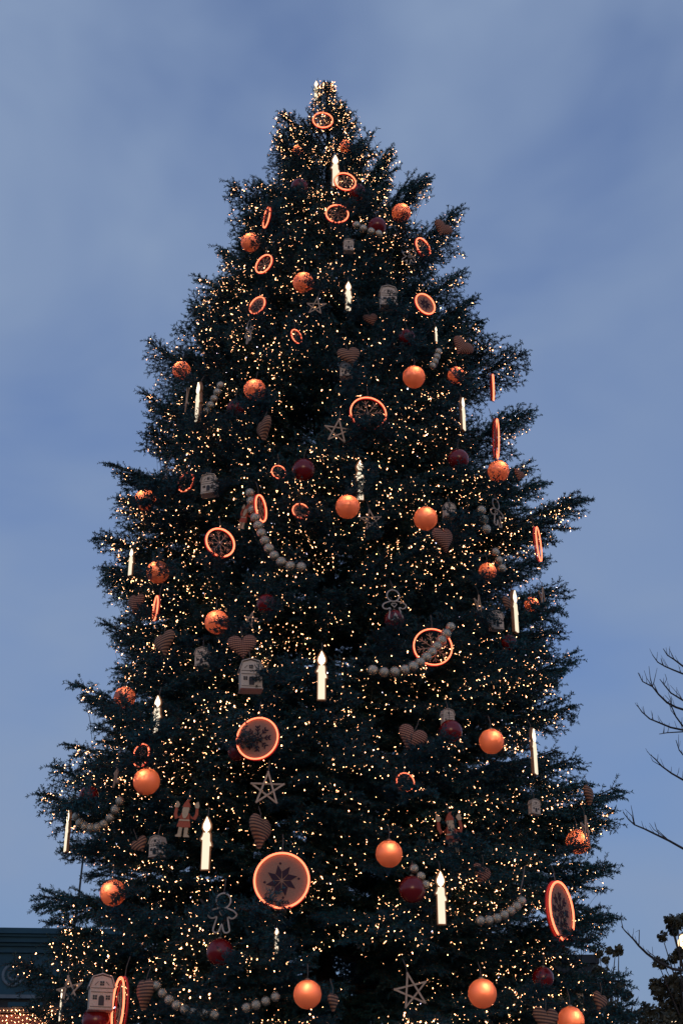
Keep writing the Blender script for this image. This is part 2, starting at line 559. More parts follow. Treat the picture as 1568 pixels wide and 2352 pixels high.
# the boughs whose tips stand out against the sky in the picture
TIPS = [(540, 437), (552, 560), (455, 630), (448, 690), (343, 787), (328, 905), (335, 1000), (252, 1070), (232, 1220), (238, 1305),
        (242, 1435), (172, 1568), (240, 1640), (122, 1762), (92, 1825), (150, 1925), (92, 2036), (120, 2110), (30, 2215),
        (662, 268), (640, 310), (600, 420), (812, 285), (845, 330), (892, 362), (977, 406), (1050, 482), (1060, 626), (1083, 690), (1110, 757),
        (1196, 800), (1220, 955), (1245, 1108), (1334, 1146), (1296, 1345), (1290, 1440), (1326, 1500), (1310, 1600),
        (1330, 1740), (1425, 1808), (1412, 1868), (1398, 1985), (1404, 2106), (1375, 2090), (1440, 2230), (1460, 2310), (1240, 1205), (1252, 1290), (1222, 1062)]
for px, py in TIPS:
    p = at_y(px, py, random.uniform(-0.5, 0.1))
    dx, dy = p.x - AX.x, p.y - AX.y
    az = math.atan2(dy, dx)
    tr = math.hypot(dx, dy)
    e = lift(p.z) + R(random.uniform(0, 10))
    place(az, p.z - tr * math.tan(e), tr, p.z, random.uniform(-0.25, 0.25))
# boughs on the near face of the tree that carry the thickest sprays
for px, py in [(460, 1600), (400, 1455), (330, 1500), (520, 1625), (380, 1625), (300, 2090), (420, 2130), (570, 2150), (1190, 2000), (1240, 1960), (1180, 1540), (860, 1460), (680, 1500), (700, 1540)]:
    p = on_tree(px, py, 0.965)
    dx, dy = p.x - AX.x, p.y - AX.y
    e = lift(p.z) + R(random.uniform(-6, 6))
    tr = math.hypot(dx, dy)
    place(math.atan2(dy, dx), p.z - tr * math.tan(e), tr, p.z, random.uniform(-0.3, 0.3))
nex = len(boughs)
z = TOPZ - 0.10
ga = 0.0
while z > 2.5 and len(boughs) < 300:
    r = prof(z)
    t = (z - 2.35) / (TOPZ - 2.35)
    nb = int(round(np.interp(t, [0, 0.3, 0.6, 0.85, 1.0], [12, 11.5, 9.5, 7, 5])))
    for i in range(nb):
        ga += 2 * math.pi / nb
        az = ga + random.uniform(-0.22, 0.22)
        front = -math.sin(az)
        tz = z + random.uniform(-0.26, 0.26)
        if front < -0.25 and random.random() < 0.72: continue
        rr = prof(tz) * random.uniform(0.82, 1.0)
        if abs(math.cos(az)) > 0.75: rr *= 0.94
        if rr < 0.05: continue
        e = lift(tz) + R(random.uniform(-11, 11))
        place(az, tz - rr * math.tan(e), rr, tz, random.uniform(-0.3, 0.3))
    ga += 1.1 + random.uniform(-0.2, 0.2)
    z -= float(np.interp(t, [0, 0.5, 0.85, 1.0], [0.47, 0.43, 0.33, 0.17]))
print('boughs', len(boughs), 'explicit', nex, 'z', z)

# ------------------------------------------------------------------ fairy lights
def bulb_verts():
    r, h = 1.0, 1.5
    V = [(0, 0, h)] + [(r * math.cos(a), r * math.sin(a), 0) for a in (0, 2.094, 4.189)] + [(0, 0, -h)]
    Fq = [(0, 1, 2), (0, 2, 3), (0, 3, 1), (4, 2, 1), (4, 3, 2), (4, 1, 3)]
    return np.array(V), np.array(Fq)
BV, BF = bulb_verts()
Taxis = Matrix.Translation(AX)
bulb_pts = []; cables = []
for mat, spots, Lw, az, tz, tr in boughs:
    front = -math.sin(az)
    if front < -0.45: continue
    dens = 72 * (0.2 + 1.6 * random.random()) * (1.0 if front > -0.1 else 0.5)
    hfac = float(np.interp(tz, [3, 6, 9, 12, 15.5], [0.95, 1.0, 1.0, 0.95, 1.25]))
    nn = int(dens * hfac * Lw ** 0.85)
    S = spots[(spots[:, 0] > 0.40 * spots[:, 0].max()) & (spots[:, 0] < 0.97 * spots[:, 0].max())] * np.array([0.97, 0.82, 0.9])
    if len(S) == 0: continue
    runs = []
    while sum(len(q) for q in runs) < nn:
        st_ = rng.integers(0, len(S))
        runs.append(np.arange(st_, min(len(S), st_ + rng.integers(1, 9))))
    pick = S[np.concatenate(runs)[:nn]] if runs else S[:0]
    pick = pick[np.argsort(pick[:, 0] + rng.normal(0, 0.15, len(pick)))]
    line = []
    for q in pick:
        p = Taxis @ (mat @ Vector(q))
        rad = Vector((p.x - AX.x, p.y - AX.y, 0)).normalized()
        p = p + Vector(rng.normal(0, 0.015, 3)) + rad * rng.uniform(0.0, 0.05) - Vector((0, 0, rng.uniform(0.0, 0.06)))
        line.append(p)
        bulb_pts.append(p)
    cables.append(line)
bulb_pts = [p for p in bulb_pts]
bulb_pts.sort(key=lambda p: (p - CAM).length - 1.5 * (prof(p.z) > 0 and math.hypot(p.x - AX.x, p.y - AX.y) > 0.93 * prof(p.z)))
fl = thing('fairy_lights', 'warm white fairy lights strung all over the big Christmas tree', 'fairy lights', AX)
def bulbs_mesh(name, pts, mat, r0=0.0041):
    n = len(pts)
    P = np.array([tuple(p) for p in pts])
    size = r0 * rng.choice([0.55, 0.8, 1.1, 1.55], n, p=[0.28, 0.32, 0.27, 0.13])
    # each bulb tilts its own way
    V = BV[None] * size[:, None, None]
    tilt = rng.normal(0, 0.7, (n, 2))
    V = V + 0.0
    V[:, :, 0] += V[:, :, 2] * tilt[:, None, 0]; V[:, :, 1] += V[:, :, 2] * tilt[:, None, 1]
    V = (V + P[:, None]).reshape(-1, 3)
    Fc = (BF[None] + (np.arange(n) * len(BV))[:, None, None]).reshape(-1, 3)
    return raw_mesh(name, V, Fc, [mat])
own = bulb_pts[:300]; rest = bulb_pts[300:]
bm1 = raw_mesh('bulb', BV * 0.0056, BF, [M['bulb']])
for p in own:
    o = put('bulb', bm1, fl)
    o.location = p - AX
    o.rotation_euler = (random.uniform(-0.7, 0.7), random.uniform(-0.7, 0.7), random.uniform(0, 3))
    s_ = random.choice([0.55, 0.75, 1.0, 1.35]); o.scale = (s_, s_, s_)
cool = [p for p in rest if random.random() < 0.018]
cs = set(id(p) for p in cool)
warm = [p for p in rest if id(p) not in cs]
ob = put('bulbs', bulbs_mesh('bulbs', [p - AX for p in warm], M['bulb']), fl); ob['kind'] = 'stuff'
ob = put('cool_bulbs', bulbs_mesh('cool_bulbs', [p - AX for p in cool], M['bulb_cool']), fl); ob['kind'] = 'stuff'
cb = MB()
for line in cables:
    for a, b in zip(line, line[1:]):
        if (a - b).length < 0.6:
            mid = (a + b) / 2 + Vector((0, 0.01, 0.012))
            cb.tube([a - AX, mid - AX, b - AX], 0.0018, 3, cap=False)
oc = cb.build('cable', M['cable'], fl); oc['kind'] = 'stuff'
print('bulbs', len(bulb_pts))
# ------------------------------------------------------------------ ornaments: builders
_on_tree = on_tree
def on_tree(px, py, k=1.0): return _on_tree(px, py, k - 0.025)
def cord(parent, z0, h=0.12, x=0.0, y=0.0):
    MB().tube([(x, y, z0), (x + 0.004, y + 0.006, z0 + h * 0.5), (x, y + 0.03, z0 + h)], 0.003, 4).build('cord', M['cord'], parent)
UNIT = {}
def shared(key, fn):
    if key not in UNIT: UNIT[key] = fn()
    return UNIT[key]
def scaled(name, me, parent, s, loc=(0, 0, 0)):
    o = put(name, me, parent); o.scale = (s, s, s); o.location = loc
    return o

def ball(px, py, d, k, label, lit, group):
    p = on_tree(px, py, k)
    r = d * m_per_px(p) / 2
    t = thing('glowing_ball' if lit else 'red_ball', label, 'bauble', p, (0.5 * math.atan2(p.x - AX.x, -(p.y - AX.y)) if lit else random.uniform(0, 6.28)), group,
              random.uniform(-0.08, 0.08), random.uniform(-0.08, 0.08))
    m = M['globe'] if lit else M['red']
    sh = shared(('globe', lit), lambda: MB().sphere((0, 0, 0), 1, 36, 20).mesh('globe', m, True))
    g_ = scaled('globe', sh, t, r)
    cp = shared('cap', lambda: MB().tube([(0, 0, 0.97), (0, 0, 1.0), (0, 0, 1.09)], [0.17, 0.17, 0.15], 12).mesh('cap', M['cap'], True))
    scaled('cap', cp, t, r)
    if lit:
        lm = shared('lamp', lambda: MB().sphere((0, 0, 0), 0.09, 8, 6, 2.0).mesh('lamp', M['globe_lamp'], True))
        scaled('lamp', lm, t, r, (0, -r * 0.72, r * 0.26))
    cord(t, r * 1.08, 0.12)

def radial_poly(pts, ang):
    c, s_ = math.cos(ang), math.sin(ang)
    return [(x * c - z_ * s_, x * s_ + z_ * c) for x, z_ in pts]
def motif_star():
    b = MB()
    for i in range(8):
        a = math.pi / 4 * i + 0.39
        b.prism(radial_poly([(0.0, 0.06), (0.115, 0.30), (0.075, 0.56), (-0.115, 0.30)], a), -0.05, -0.03)
    for i in range(4):
        a = math.pi / 2 * i + 0.1
        b.prism(radial_poly([(0, 0.55), (0.05, 0.605), (0, 0.66), (-0.05, 0.605)], a), -0.05, -0.03)
    return b.mesh('motif', M['motif'])
def motif_flake():
    b = MB()
    for i in range(8):
        a = math.pi / 4 * i
        Lm = 0.60 if i % 2 == 0 else 0.56
        b.prism(radial_poly([(-0.016, 0.04), (0.016, 0.04), (0.016, Lm), (-0.016, Lm)], a), -0.048, -0.03)
        for q in ((0.36, 0.12), (0.50, 0.12)):
            for sg in (-1, 1):
                b.prism(radial_poly([(sg * 0.02, q[0] - 0.03), (sg * q[1], q[0] + 0.07), (sg * q[1] * 0.8, q[0] + 0.13), (sg * 0.02, q[0] + 0.05)][::sg], a), -0.051 - 0.001 * i, -0.03)
        b.prism(radial_poly([(0, 0.14), (0.06, 0.2), (0, 0.26), (-0.06, 0.2)], a), -0.054, -0.03)
    return b.mesh('motif', M['motif'])
def straw_flake():
    b = MB()
    for i in range(8):
        a = math.pi / 4 * i + 0.2
        def q(x, z_):
            v = radial_poly([(x, z_)], a)[0]
            return (v[0], 0.0, v[1])
        b.tube([q(0, 0.0), q(0, 0.78)], 0.020, 5)
        for zz in (0.40, 0.60):
            b.tube([q(0, zz), q(0.16, zz + 0.15)], 0.016, 5)
            b.tube([q(0, zz), q(-0.16, zz + 0.15)], 0.016, 5)
    return b.mesh('snowflake', M['straw'])
def ring(px, py, d, yaw, k, label, inner, tilt=0.0):
    """d: diameter in picture pixels of the ring's long side; inner: 'star', 'flake' cloth discs or 'straw'"""
    p = on_tree(px, py, k)
    r = d * m_per_px(p) / 2
    t = thing('neon_snowflake_disc' if inner != 'straw' else 'neon_ring', label, 'neon ornament', p, R(yaw),
              'glowing red neon snowflake rings', 0.0, tilt)
    thick = 0.062 if d < 80 else 0.040
    scaled('neon_tube', shared(('neon', thick), lambda: MB().ring((0, -0.09, 0), 1 - thick, thick * 0.92, 56, 8).mesh('neon_tube', M['neon'], True)), t, r)
    scaled('channel', shared(('rim', thick), lambda: MB().ring((0, 0.05, 0), 1 - thick * 0.75, thick * 1.25, 48, 8, 0.8).mesh('channel', M['rim'], True)), t, r)
    if inner == 'straw':
        scaled('snowflake', shared('straw_flake', straw_flake), t, r)
    else:
        def disc():
            n = 40
            return MB().prism([(0.93 * math.cos(2 * math.pi * i / n), 0.93 * math.sin(2 * math.pi * i / n)) for i in range(n)], -0.03, 0.06).mesh('cloth', M['cloth'])
        c_ = scaled('cloth', shared('disc', disc), t, r)
        mo = put('motif', shared(inner, motif_star if inner == 'star' else motif_flake), c_)
    cord(t, r * 0.99, 0.16, 0, 0.02)

CANDLE = [(x_ * 0.92, z_) for x_, z_ in [(-.072, 0), (.072, 0), (.072, .43), (.112, .44), (.095, .50), (.076, .53), (.072, .66), (.055, .69), (.014, .69), (.012, .715),
    (.045, .735), (.076, .79), (.07, .85), (.03, .94), (0, 1.0), (-.03, .93), (-.07, .85), (-.076, .79), (-.045, .735), (-.012, .715),
    (-.014, .69), (-.06, .69), (-.075, .62), (-.108, .575), (-.10, .56), (-.072, .56)]]
def offset_poly(poly, d):
    n = len(poly); outp = []
    for i in range(n):
        a, b, c = Vector(poly[i - 1]), Vector(poly[i]), Vector(poly[(i + 1) % n])
        e1 = (b - a).normalized(); e2 = (c - b).normalized()
        nn = Vector((e1.y + e2.y, -e1.x - e2.x))
        if nn.length < 1e-6: nn = Vector((e1.y, -e1.x))
        nn.normalize()
        outp.append((b.x + nn.x * d, b.y + nn.y * d))
    return outp
def fan_prism(poly, y0, y1):
    from mathutils.geometry import tessellate_polygon
    b = MB(); n = len(poly)
    tris = tessellate_polygon([[Vector((x, z_, 0)) for x, z_ in poly]])
    b.v = [(x, y0, z_) for x, z_ in poly] + [(x, y1, z_) for x, z_ in poly]
    b.f = [tuple(t_) for t_ in tris] + [(t_[2] + n, t_[1] + n, t_[0] + n) for t_ in tris]
    for i in range(n):
        j = (i + 1) % n
        b.f.append((i, i + n, j + n, j))
    return b
def candle_frame():
    inn, outp = CANDLE, offset_poly(CANDLE, 0.034)
    b = fan_prism(CANDLE, -0.040, 0.005)
    n = len(inn)
    b0 = len(b.v)
    for y in (-0.050, 0.012):
        b.v += [(x, y, z_) for x, z_ in inn]; b.v += [(x, y, z_) for x, z_ in outp]
    for i in range(n):
        j = (i + 1) % n
        b.f.append((b0 + i, b0 + j, b0 + n + j, b0 + n + i))
        b.f.append((b0 + 2 * n + i, b0 + 3 * n + i, b0 + 3 * n + j, b0 + 2 * n + j))
        b.f.append((b0 + n + i, b0 + n + j, b0 + 3 * n + j, b0 + 3 * n + i))
    return b
def candle(px, top, bot, yaw, k, label):
    p = on_tree(px, (top + bot) / 2, k)
    pt = ray(px, top); pb = ray(px, bot)
    Yp = p.y
    a = at_y(px, top, Yp); b = at_y(px, bot, Yp)
    H = (a - b).length
    t = thing('lit_candle', label, 'candle light', b, R(yaw), 'lit candle silhouettes')
    scaled('light_panel', shared('candle_panel', lambda: fan_prism(CANDLE[:8] + CANDLE[21:], -0.075, -0.045).mesh('light_panel', M['candle'])), t, H)
    scaled('flame', shared('candle_flame', lambda: fan_prism(CANDLE[8:21], -0.075, -0.045).mesh('flame', M['flame'])), t, H)
    scaled('frame', shared('candle_frame', lambda: candle_frame().mesh('frame', M['candle_box'])), t, H)
    cord(t, H * 0.99, 0.10)

def heart_mesh(mat):
    b = MB(); n = 40
    ol = []
    for i in range(n):
        a = 2 * math.pi * i / n
        ol.append((16 * math.sin(a) ** 3 / 30.0, (13 * math.cos(a) - 5 * math.cos(2 * a) - 2 * math.cos(3 * a) - math.cos(4 * a)) / 30.0 + 0.08))
    T = 0.19
    rings = [0.25, 0.5, 0.7, 0.85, 0.95, 1.0]
    b.v = [(0, -T, 0)]
    def lay(sgn, ss):
        for s_ in ss:
            for x, z_ in ol:
                b.v.append((x * s_, sgn * T * math.sqrt(max(0, 1 - s_ * s_)), z_ * s_))
    lay(-1, rings); lay(1, rings[:-1][::-1]); b.v.append((0, T, 0))
    nr = len(rings) * 2 - 1
    for i in range(n):
        b.f.append((0, 1 + i, 1 + (i + 1) % n))
        for q in range(nr - 1):
            a0 = 1 + q * n
            b.f.append((a0 + i, a0 + n + i, a0 + n + (i + 1) % n, a0 + (i + 1) % n))
        a0 = 1 + (nr - 1) * n
        b.f.append((a0 + i, len(b.v) - 1, a0 + (i + 1) % n))
    return b.mesh('cushion', mat, True)
def heart(px, py, h, yaw, roll, k, label, kind='heart'):
    p = on_tree(px, py, k)
    s_ = h * m_per_px(p)
    t = thing('cloth_heart', label, 'heart ornament', p, R(yaw), 'checked cloth hearts', R(roll))
    me = shared(('heart', kind), lambda: heart_mesh(M[kind]))
    o = put('cushion', me.copy(), t); o.scale = (s_, s_, s_)
    # real-size coordinates for the weave
    me2 = o.data; me2.transform(Matrix.Scale(s_, 4)); o.scale = (1, 1, 1)
    cord(t, s_ * 0.33, 0.13)

def house(px, py, h, yaw, k, label):
    p = on_tree(px, py, k)
    s_ = 0.9 * h * m_per_px(p)
    t = thing('model_house', label, 'house ornament', p, R(yaw), 'little cream model houses', random.uniform(-0.05, 0.05), random.uniform(-0.06, 0.06))
    W, D = 0.36, 0.22
    outl = [(-W, -0.5), (W, -0.5), (W, 0.17), (0.27, 0.43), (0, 0.5), (-0.27, 0.43), (-W, 0.17)]
    wl = scaled('wall', shared('h_wall', lambda: MB().prism(outl, -D, D).mesh('wall', M['paper'])), t, s_)
    def roof():
        b = MB()
        ro = [(-W - 0.03, 0.14), (-0.285, 0.45), (0, 0.535), (0.285, 0.45), (W + 0.03, 0.14), (W + 0.06, 0.16), (0.305, 0.475), (0, 0.57), (-0.305, 0.475), (-W - 0.06, 0.16)]
        return fan_prism(ro, -D - 0.05, D + 0.03).mesh('roof', M['paper_roof'])
    scaled('roof', shared('h_roof', roof), t, s_)
    scaled('base', shared('h_base', lambda: MB().box((0, 0, -0.515), (2 * W + 0.05, 2 * D + 0.05, 0.03)).mesh('base', M['paper_roof'])), t, s_)
    def window():
        b = MB()
        for sx in (-1, 1):
            for sz in (-1, 1):
                b.box((sx * 0.036, -D - 0.004, sz * 0.036), (0.058, 0.02, 0.058))
        return b.mesh('window', M['pane'])
    wm = shared('h_win', window)
    for x, z_ in ((0.0, 0.26), (-0.2, -0.16), (0.2, -0.16)):
        scaled('window', wm, t, s_, (x * s_, 0, z_ * s_))
    def door():
        pts = [(-0.085, -0.40), (0.085, -0.40), (0.085, -0.18)] + [(0.085 * math.cos(a), -0.18 + 0.085 * math.sin(a)) for a in np.linspace(0.3, 2.84, 7)] + [(-0.085, -0.18)]
        return MB().prism(pts, -D - 0.014, -D + 0.01).mesh('door', M['pane'])
    scaled('door', shared('h_door', door), t, s_)
    for z_ in (0.12, 0.0, -0.44):
        scaled('trim', shared('h_trim', lambda: MB().box((0, -D - 0.006, 0), (2 * W - 0.06, 0.02, 0.018)).mesh('trim', M['cord'])), t, s_, (0, 0, z_ * s_))
    for sg in (-1, 1):
        scaled('trim', shared(('h_brace', sg), lambda: MB().box((0, -D - 0.006, 0), (0.15, 0.02, 0.018), Matrix.Rotation(sg * 0.8, 3, 'Y')).mesh('trim', M['cord'])), t, s_, (sg * 0.17 * s_, 0, 0.26 * s_))
    cord(t, s_ * 0.55, 0.10)

def star(px, py, d, yaw, roll, k, label):
    p = on_tree(px, py, k)
    s_ = d * m_per_px(p) / 2
    t = thing('wooden_star', label, 'star', p, R(yaw), 'five pointed stick stars', R(roll))
    st = shared('stick', lambda: MB().box((0, 0, 0), (2.02, 0.07, 0.105)).mesh('stick', M['straw']))
    P5 = [(math.sin(2 * math.pi * i / 5), math.cos(2 * math.pi * i / 5)) for i in range(5)]
    for i in range(5):
        a, b = P5[i], P5[(i + 2) % 5]
        o = scaled('stick', st, t, s_, ((a[0] + b[0]) / 2 * s_, (0.032 * ((i * 2) % 5 - 2)) * s_, (a[1] + b[1]) / 2 * s_))
        o.rotation_euler = (0, -math.atan2(b[1] - a[1], b[0] - a[0]), 0)
    cord(t, s_ * 0.97, 0.12)

def gingerbread(px, py, h, yaw, roll, k, label):
    p = on_tree(px, py, k)
    s_ = h * m_per_px(p)
    t = thing('gingerbread_outline', label, 'figure', p, R(yaw), 'rope gingerbread men', R(roll))
    z0 = -0.46
    path = [(-.1, .6), (-.3, .54), (-.38, .45), (-.35, .36), (-.25, .33), (-.15, .37), (-.17, .25), (-.21, .1), (-.22, .0), (-.14, -.05), (-.06, .0),
            (0, .18), (.06, .0), (.14, -.05), (.22, .0), (.2, .12), (.15, .37), (.25, .32), (.36, .37), (.38, .45), (.28, .53), (.1, .6)]
    def sm(pts, n=3):
        q = []
        for i in range(len(pts) - 1):
            a, b = Vector(pts[i]), Vector(pts[i + 1])
            pm = Vector(pts[max(i - 1, 0)]); nx = Vector(pts[min(i + 2, len(pts) - 1)])
            for k_ in range(n):
                u = k_ / n
                q.append(0.5 * ((2 * a) + (b - pm) * u + (2 * pm - 5 * a + 4 * b - nx) * u * u + (3 * a - pm - 3 * b + nx) * u ** 3))
        q.append(Vector(pts[-1]))
        return q
    def body():
        return MB().tube([(v.x, 0, v.y + z0) for v in sm(path)], 0.024, 6).mesh('body_outline', M['rope'], True)
    def head():
        return MB().ring((0, 0, 0.79 + z0), 0.2, 0.024, 28, 6).mesh('head_outline', M['rope'], True)
    def hrt():
        pts = []
        for i in range(18):
            a = 2 * math.pi * i / 18
            pts.append((16 * math.sin(a) ** 3 / 190, 0.02, (13 * math.cos(a) - 5 * math.cos(2 * a) - 2 * math.cos(3 * a) - math.cos(4 * a)) / 190 + 0.48 + z0))
        return MB().tube(pts, 0.015, 5, closed=True).mesh('heart_outline', M['rope'], True)
    scaled('body_outline', shared('gb', body), t, s_)
    scaled('head_outline', shared('gh', head), t, s_)
    scaled('heart_outline', shared('ghr', hrt), t, s_)
    cord(t, s_ * 0.55, 0.10)

def figure(px, py, h, yaw, roll, k, label):
    p = on_tree(px, py, k)
    s_ = h * m_per_px(p)
    t = thing('wooden_figure', label, 'figure', p, R(yaw), 'painted wooden jumping jacks', R(roll))
    parts = [('coat', 'coat', [(-.11, .14), (.11, .14), (.14, -.04), (.19, -.23), (.0, -.25), (-.19, -.23), (-.14, -.04)], -.03, .03),
             ('belt', 'cream', [(-.15, -.075), (.15, -.075), (.145, -.035), (-.145, -.035)], -.042, -.031),
             ('face', 'cream', [(.08, .20), (.095, .27), (.06, .33), (-.06, .33), (-.095, .27), (-.08, .20), (-.05, .13), (.05, .13)], -.035, .03),
             ('beard', 'cream', [(-.095, .25), (-.03, .21), (.03, .21), (.095, .25), (.085, .10), (.03, -.01), (-.03, -.01), (-.085, .10)], -.055, -.036),
             ('hat', 'coat', [(-.11, .30), (.11, .30), (.09, .38), (.045, .45), (.09, .52), (.02, .50), (-.05, .43)], -.045, .03)]
    for nm, mt, poly, y0, y1 in parts:
        scaled(nm, shared(('fig', nm), lambda: fan_prism(poly, y0, y1).mesh(nm, M[mt])), t, s_)
    for sg in (-1, 1):
        poly = [(sg * .13, .10), (sg * .28, -.02), (sg * .34, .12), (sg * .32, .30), (sg * .25, .30), (sg * .25, .13), (sg * .2, .02), (sg * .15, .02)]
        if sg < 0: poly = poly[::-1]
        lg = [(sg * .03, -.22), (sg * .13, -.22), (sg * .135, -.42), (sg * .19, -.46), (sg * .19, -.5), (sg * .035, -.5)]
        if sg > 0: lg = lg[::-1]
        scaled('leg', shared(('leg', sg), lambda: fan_prism(lg, -0.02, 0.02).mesh('leg', M['cream'])), t, s_)
        a_ = scaled('arm', shared(('arm', sg), lambda: fan_prism(poly, 0.032, 0.06).mesh('arm', M['coat'])), t, s_)
        hp = [(sg * .24, .30), (sg * .33, .30), (sg * .345, .36), (sg * .30, .48), (sg * .255, .46), (sg * .20, .38)]
        if sg < 0: hp = hp[::-1]
        put('mitten', shared(('mit', sg), lambda: fan_prism(hp, 0.025, 0.055).mesh('mitten', M['cream'])), a_)
    cord(t, s_ * 0.5, 0.10)

def garland(pts, bd, k, label, lead=None):
    P = [on_tree(x, y, k) for x, y in pts]
    for _ in range(2):
        P = [P[0]] + [(P[i - 1] + P[i] * 2 + P[i + 1]) / 4 for i in range(1, len(P) - 1)] + [P[-1]] if _ == 0 else P
    t = thing('bead_garland', label, 'garland', P[0], 0, 'silver bead garlands')
    r = bd * m_per_px(P[0]) / 2
    me = shared('bead', lambda: MB().sphere((0, 0, 0), 1, 16, 10).mesh('bead', M['bead'], True))
    dense = [P[0]]
    for a, b in zip(P, P[1:]):
        n = max(1, int((b - a).length / 0.004))
        for i in range(1, n + 1): dense.append(a + (b - a) * (i / n))
    acc = 0.0; spots_ = [dense[0]]
    for a, b in zip(dense, dense[1:]):
        acc += (b - a).length
        if acc >= 2 * r * 1.02:
            spots_.append(b); acc = 0.0
    for q in spots_:
        o = scaled('bead', me, t, r * random.uniform(0.96, 1.03), q - P[0])
        o.rotation_euler = (random.uniform(0, 3), random.uniform(0, 3), 0)
    line = [q - P[0] for q in spots_]
    if lead:
        line = [on_tree(x, y, k) - P[0] for x, y in lead] + line
    MB().tube(line, 0.006 if lead else 0.004, 5).build('string', M['cord'], t)

# ------------------------------------------------------------------ ornaments: the ones in the picture
G1 = 'glowing orange baubles'; G2 = 'dark red baubles'
for a in [
  (921, 489, 44, 1.04, 'glowing orange bauble hanging by the topmost cloth heart at right'),
  (575, 557, 44, 1.02, 'glowing orange bauble at the left edge near the top, above a tilted neon ring'),
  (697, 649, 49, 1.04, 'glowing orange bauble just above the uppermost wooden star'),
  (794, 337, 32, 0.97, 'small glowing orange bauble tucked in above the topmost candle'),
  (683, 346, 26, 0.93, 'half hidden orange bauble near the tip, left of the topmost candle'),
  (417, 850, 42, 1.0, 'glowing orange bauble crossed by twigs on the left edge above a thin candle'),
  (585, 895, 50, 1.03, 'glowing orange bauble upper left, half covered by twigs, above a red bauble'),
  (950, 866, 52, 1.05, 'glowing orange bauble in the upper right, between a heart and the half neon ring'),
  (1047, 862, 40, 0.95, 'glowing orange bauble half sunk in branches below the right edge heart'),
  (798, 1164, 56, 1.05, 'glowing orange bauble in the middle of the tree, under the pale hidden candle'),
  (977, 1191, 55, 1.05, 'glowing orange bauble right of the middle, touching a tilted cloth heart'),
  (1144, 1082, 50, 1.04, 'glowing orange bauble at right, hanging under the edge-on neon ring'),
  (334, 1148, 50, 0.98, 'glowing orange bauble on the left edge, crossed by a dark branch'),
  (363, 1314, 53, 1.04, 'glowing orange bauble beside the short candle on the left edge'),
  (1119, 1313, 42, 0.95, 'half hidden orange bauble at right, below the short bead strand'),
  (498, 1429, 56, 1.02, 'glowing orange bauble above the checked heart with the cream house below'),
  (287, 1602, 50, 1.0, 'glowing orange bauble under the long left bough, beside a candle flame'),
  (1128, 1703, 58, 1.05, 'glowing orange bauble at right, beside a dark red bauble and a candle'),
  (337, 1795, 62, 1.05, 'glowing orange bauble at left, above the curled bead garland'),
  (893, 1961, 62, 1.05, 'glowing orange bauble right of the big star disc, above a dark red bauble'),
  (260, 2051, 60, 1.04, 'glowing orange bauble low on the left edge, far below the curled garland'),
  (706, 2284, 65, 1.05, 'glowing orange bauble at the bottom between two bead garlands and a star'),
  (1107, 2282, 66, 1.05, 'glowing orange bauble at the bottom right, right of the large wooden star'),
  (1326, 1934, 56, 0.99, 'glowing orange bauble on the right edge behind a narrow wooden star'),
  (1310, 2344, 62, 1.04, 'glowing orange bauble cut by the bottom edge beside a ribbed heart'),
  (1220, 1388, 34, 0.97, 'small orange bauble wrapped in twigs right of the thin right candle')]:
    ball(*a, True, G1)
for a in [
  (866, 520, 42, 1.01, 'dark red bauble near the top, right of the short bead strand'),
  (820, 442, 40, 0.96, 'dark red bauble half behind the neon ring next to the topmost candle'),
  (688, 430, 40, 0.95, 'dark red bauble hidden in branches left of the topmost candle'),
  (541, 938, 40, 0.98, 'dark red bauble below the upper left orange bauble covered by twigs'),
  (697, 1079, 52, 1.04, 'dark red bauble left of the middle, below the star beside the half ring'),
  (1052, 1055, 48, 1.04, 'dark red bauble on the right side, left of the edge-on neon ring'),
  (934, 775, 38, 0.94, 'dark red bauble deep in branches below the tilted neon snowflake ring at right'),
  (1034, 1680, 54, 1.03, 'dark red bauble above the checked heart, left of an orange bauble'),
  (946, 2043, 62, 1.05, 'large dark red bauble strung with beads, left of the lower right candle'),
  (905, 1423, 46, 0.93, 'dark red bauble hidden behind the rope gingerbread man in the middle'),
  (205, 1828, 46, 0.98, 'dark red bauble on the left edge above the curled bead garland'),
  (505, 2187, 62, 1.02, 'dark red bauble under the lower left rope gingerbread man'),
  (222, 2344, 66, 1.03, 'dark red bauble at the bottom, under the lowest cream house'),
  (1246, 2246, 50, 0.97, 'dark red bauble at bottom right, under the tall neon snowflake disc'),
  (612, 1387, 46, 0.92, 'dim red bauble deep in branches right of a half hidden orange bauble'),
  (545, 1727, 44, 0.97, 'dark red bauble peeping out behind the middle neon snowflake disc'),
  (1168, 1476, 36, 0.95, 'dark red bauble sunk in branches under the right hand cream house')]:
    ball(*a, False, G2)
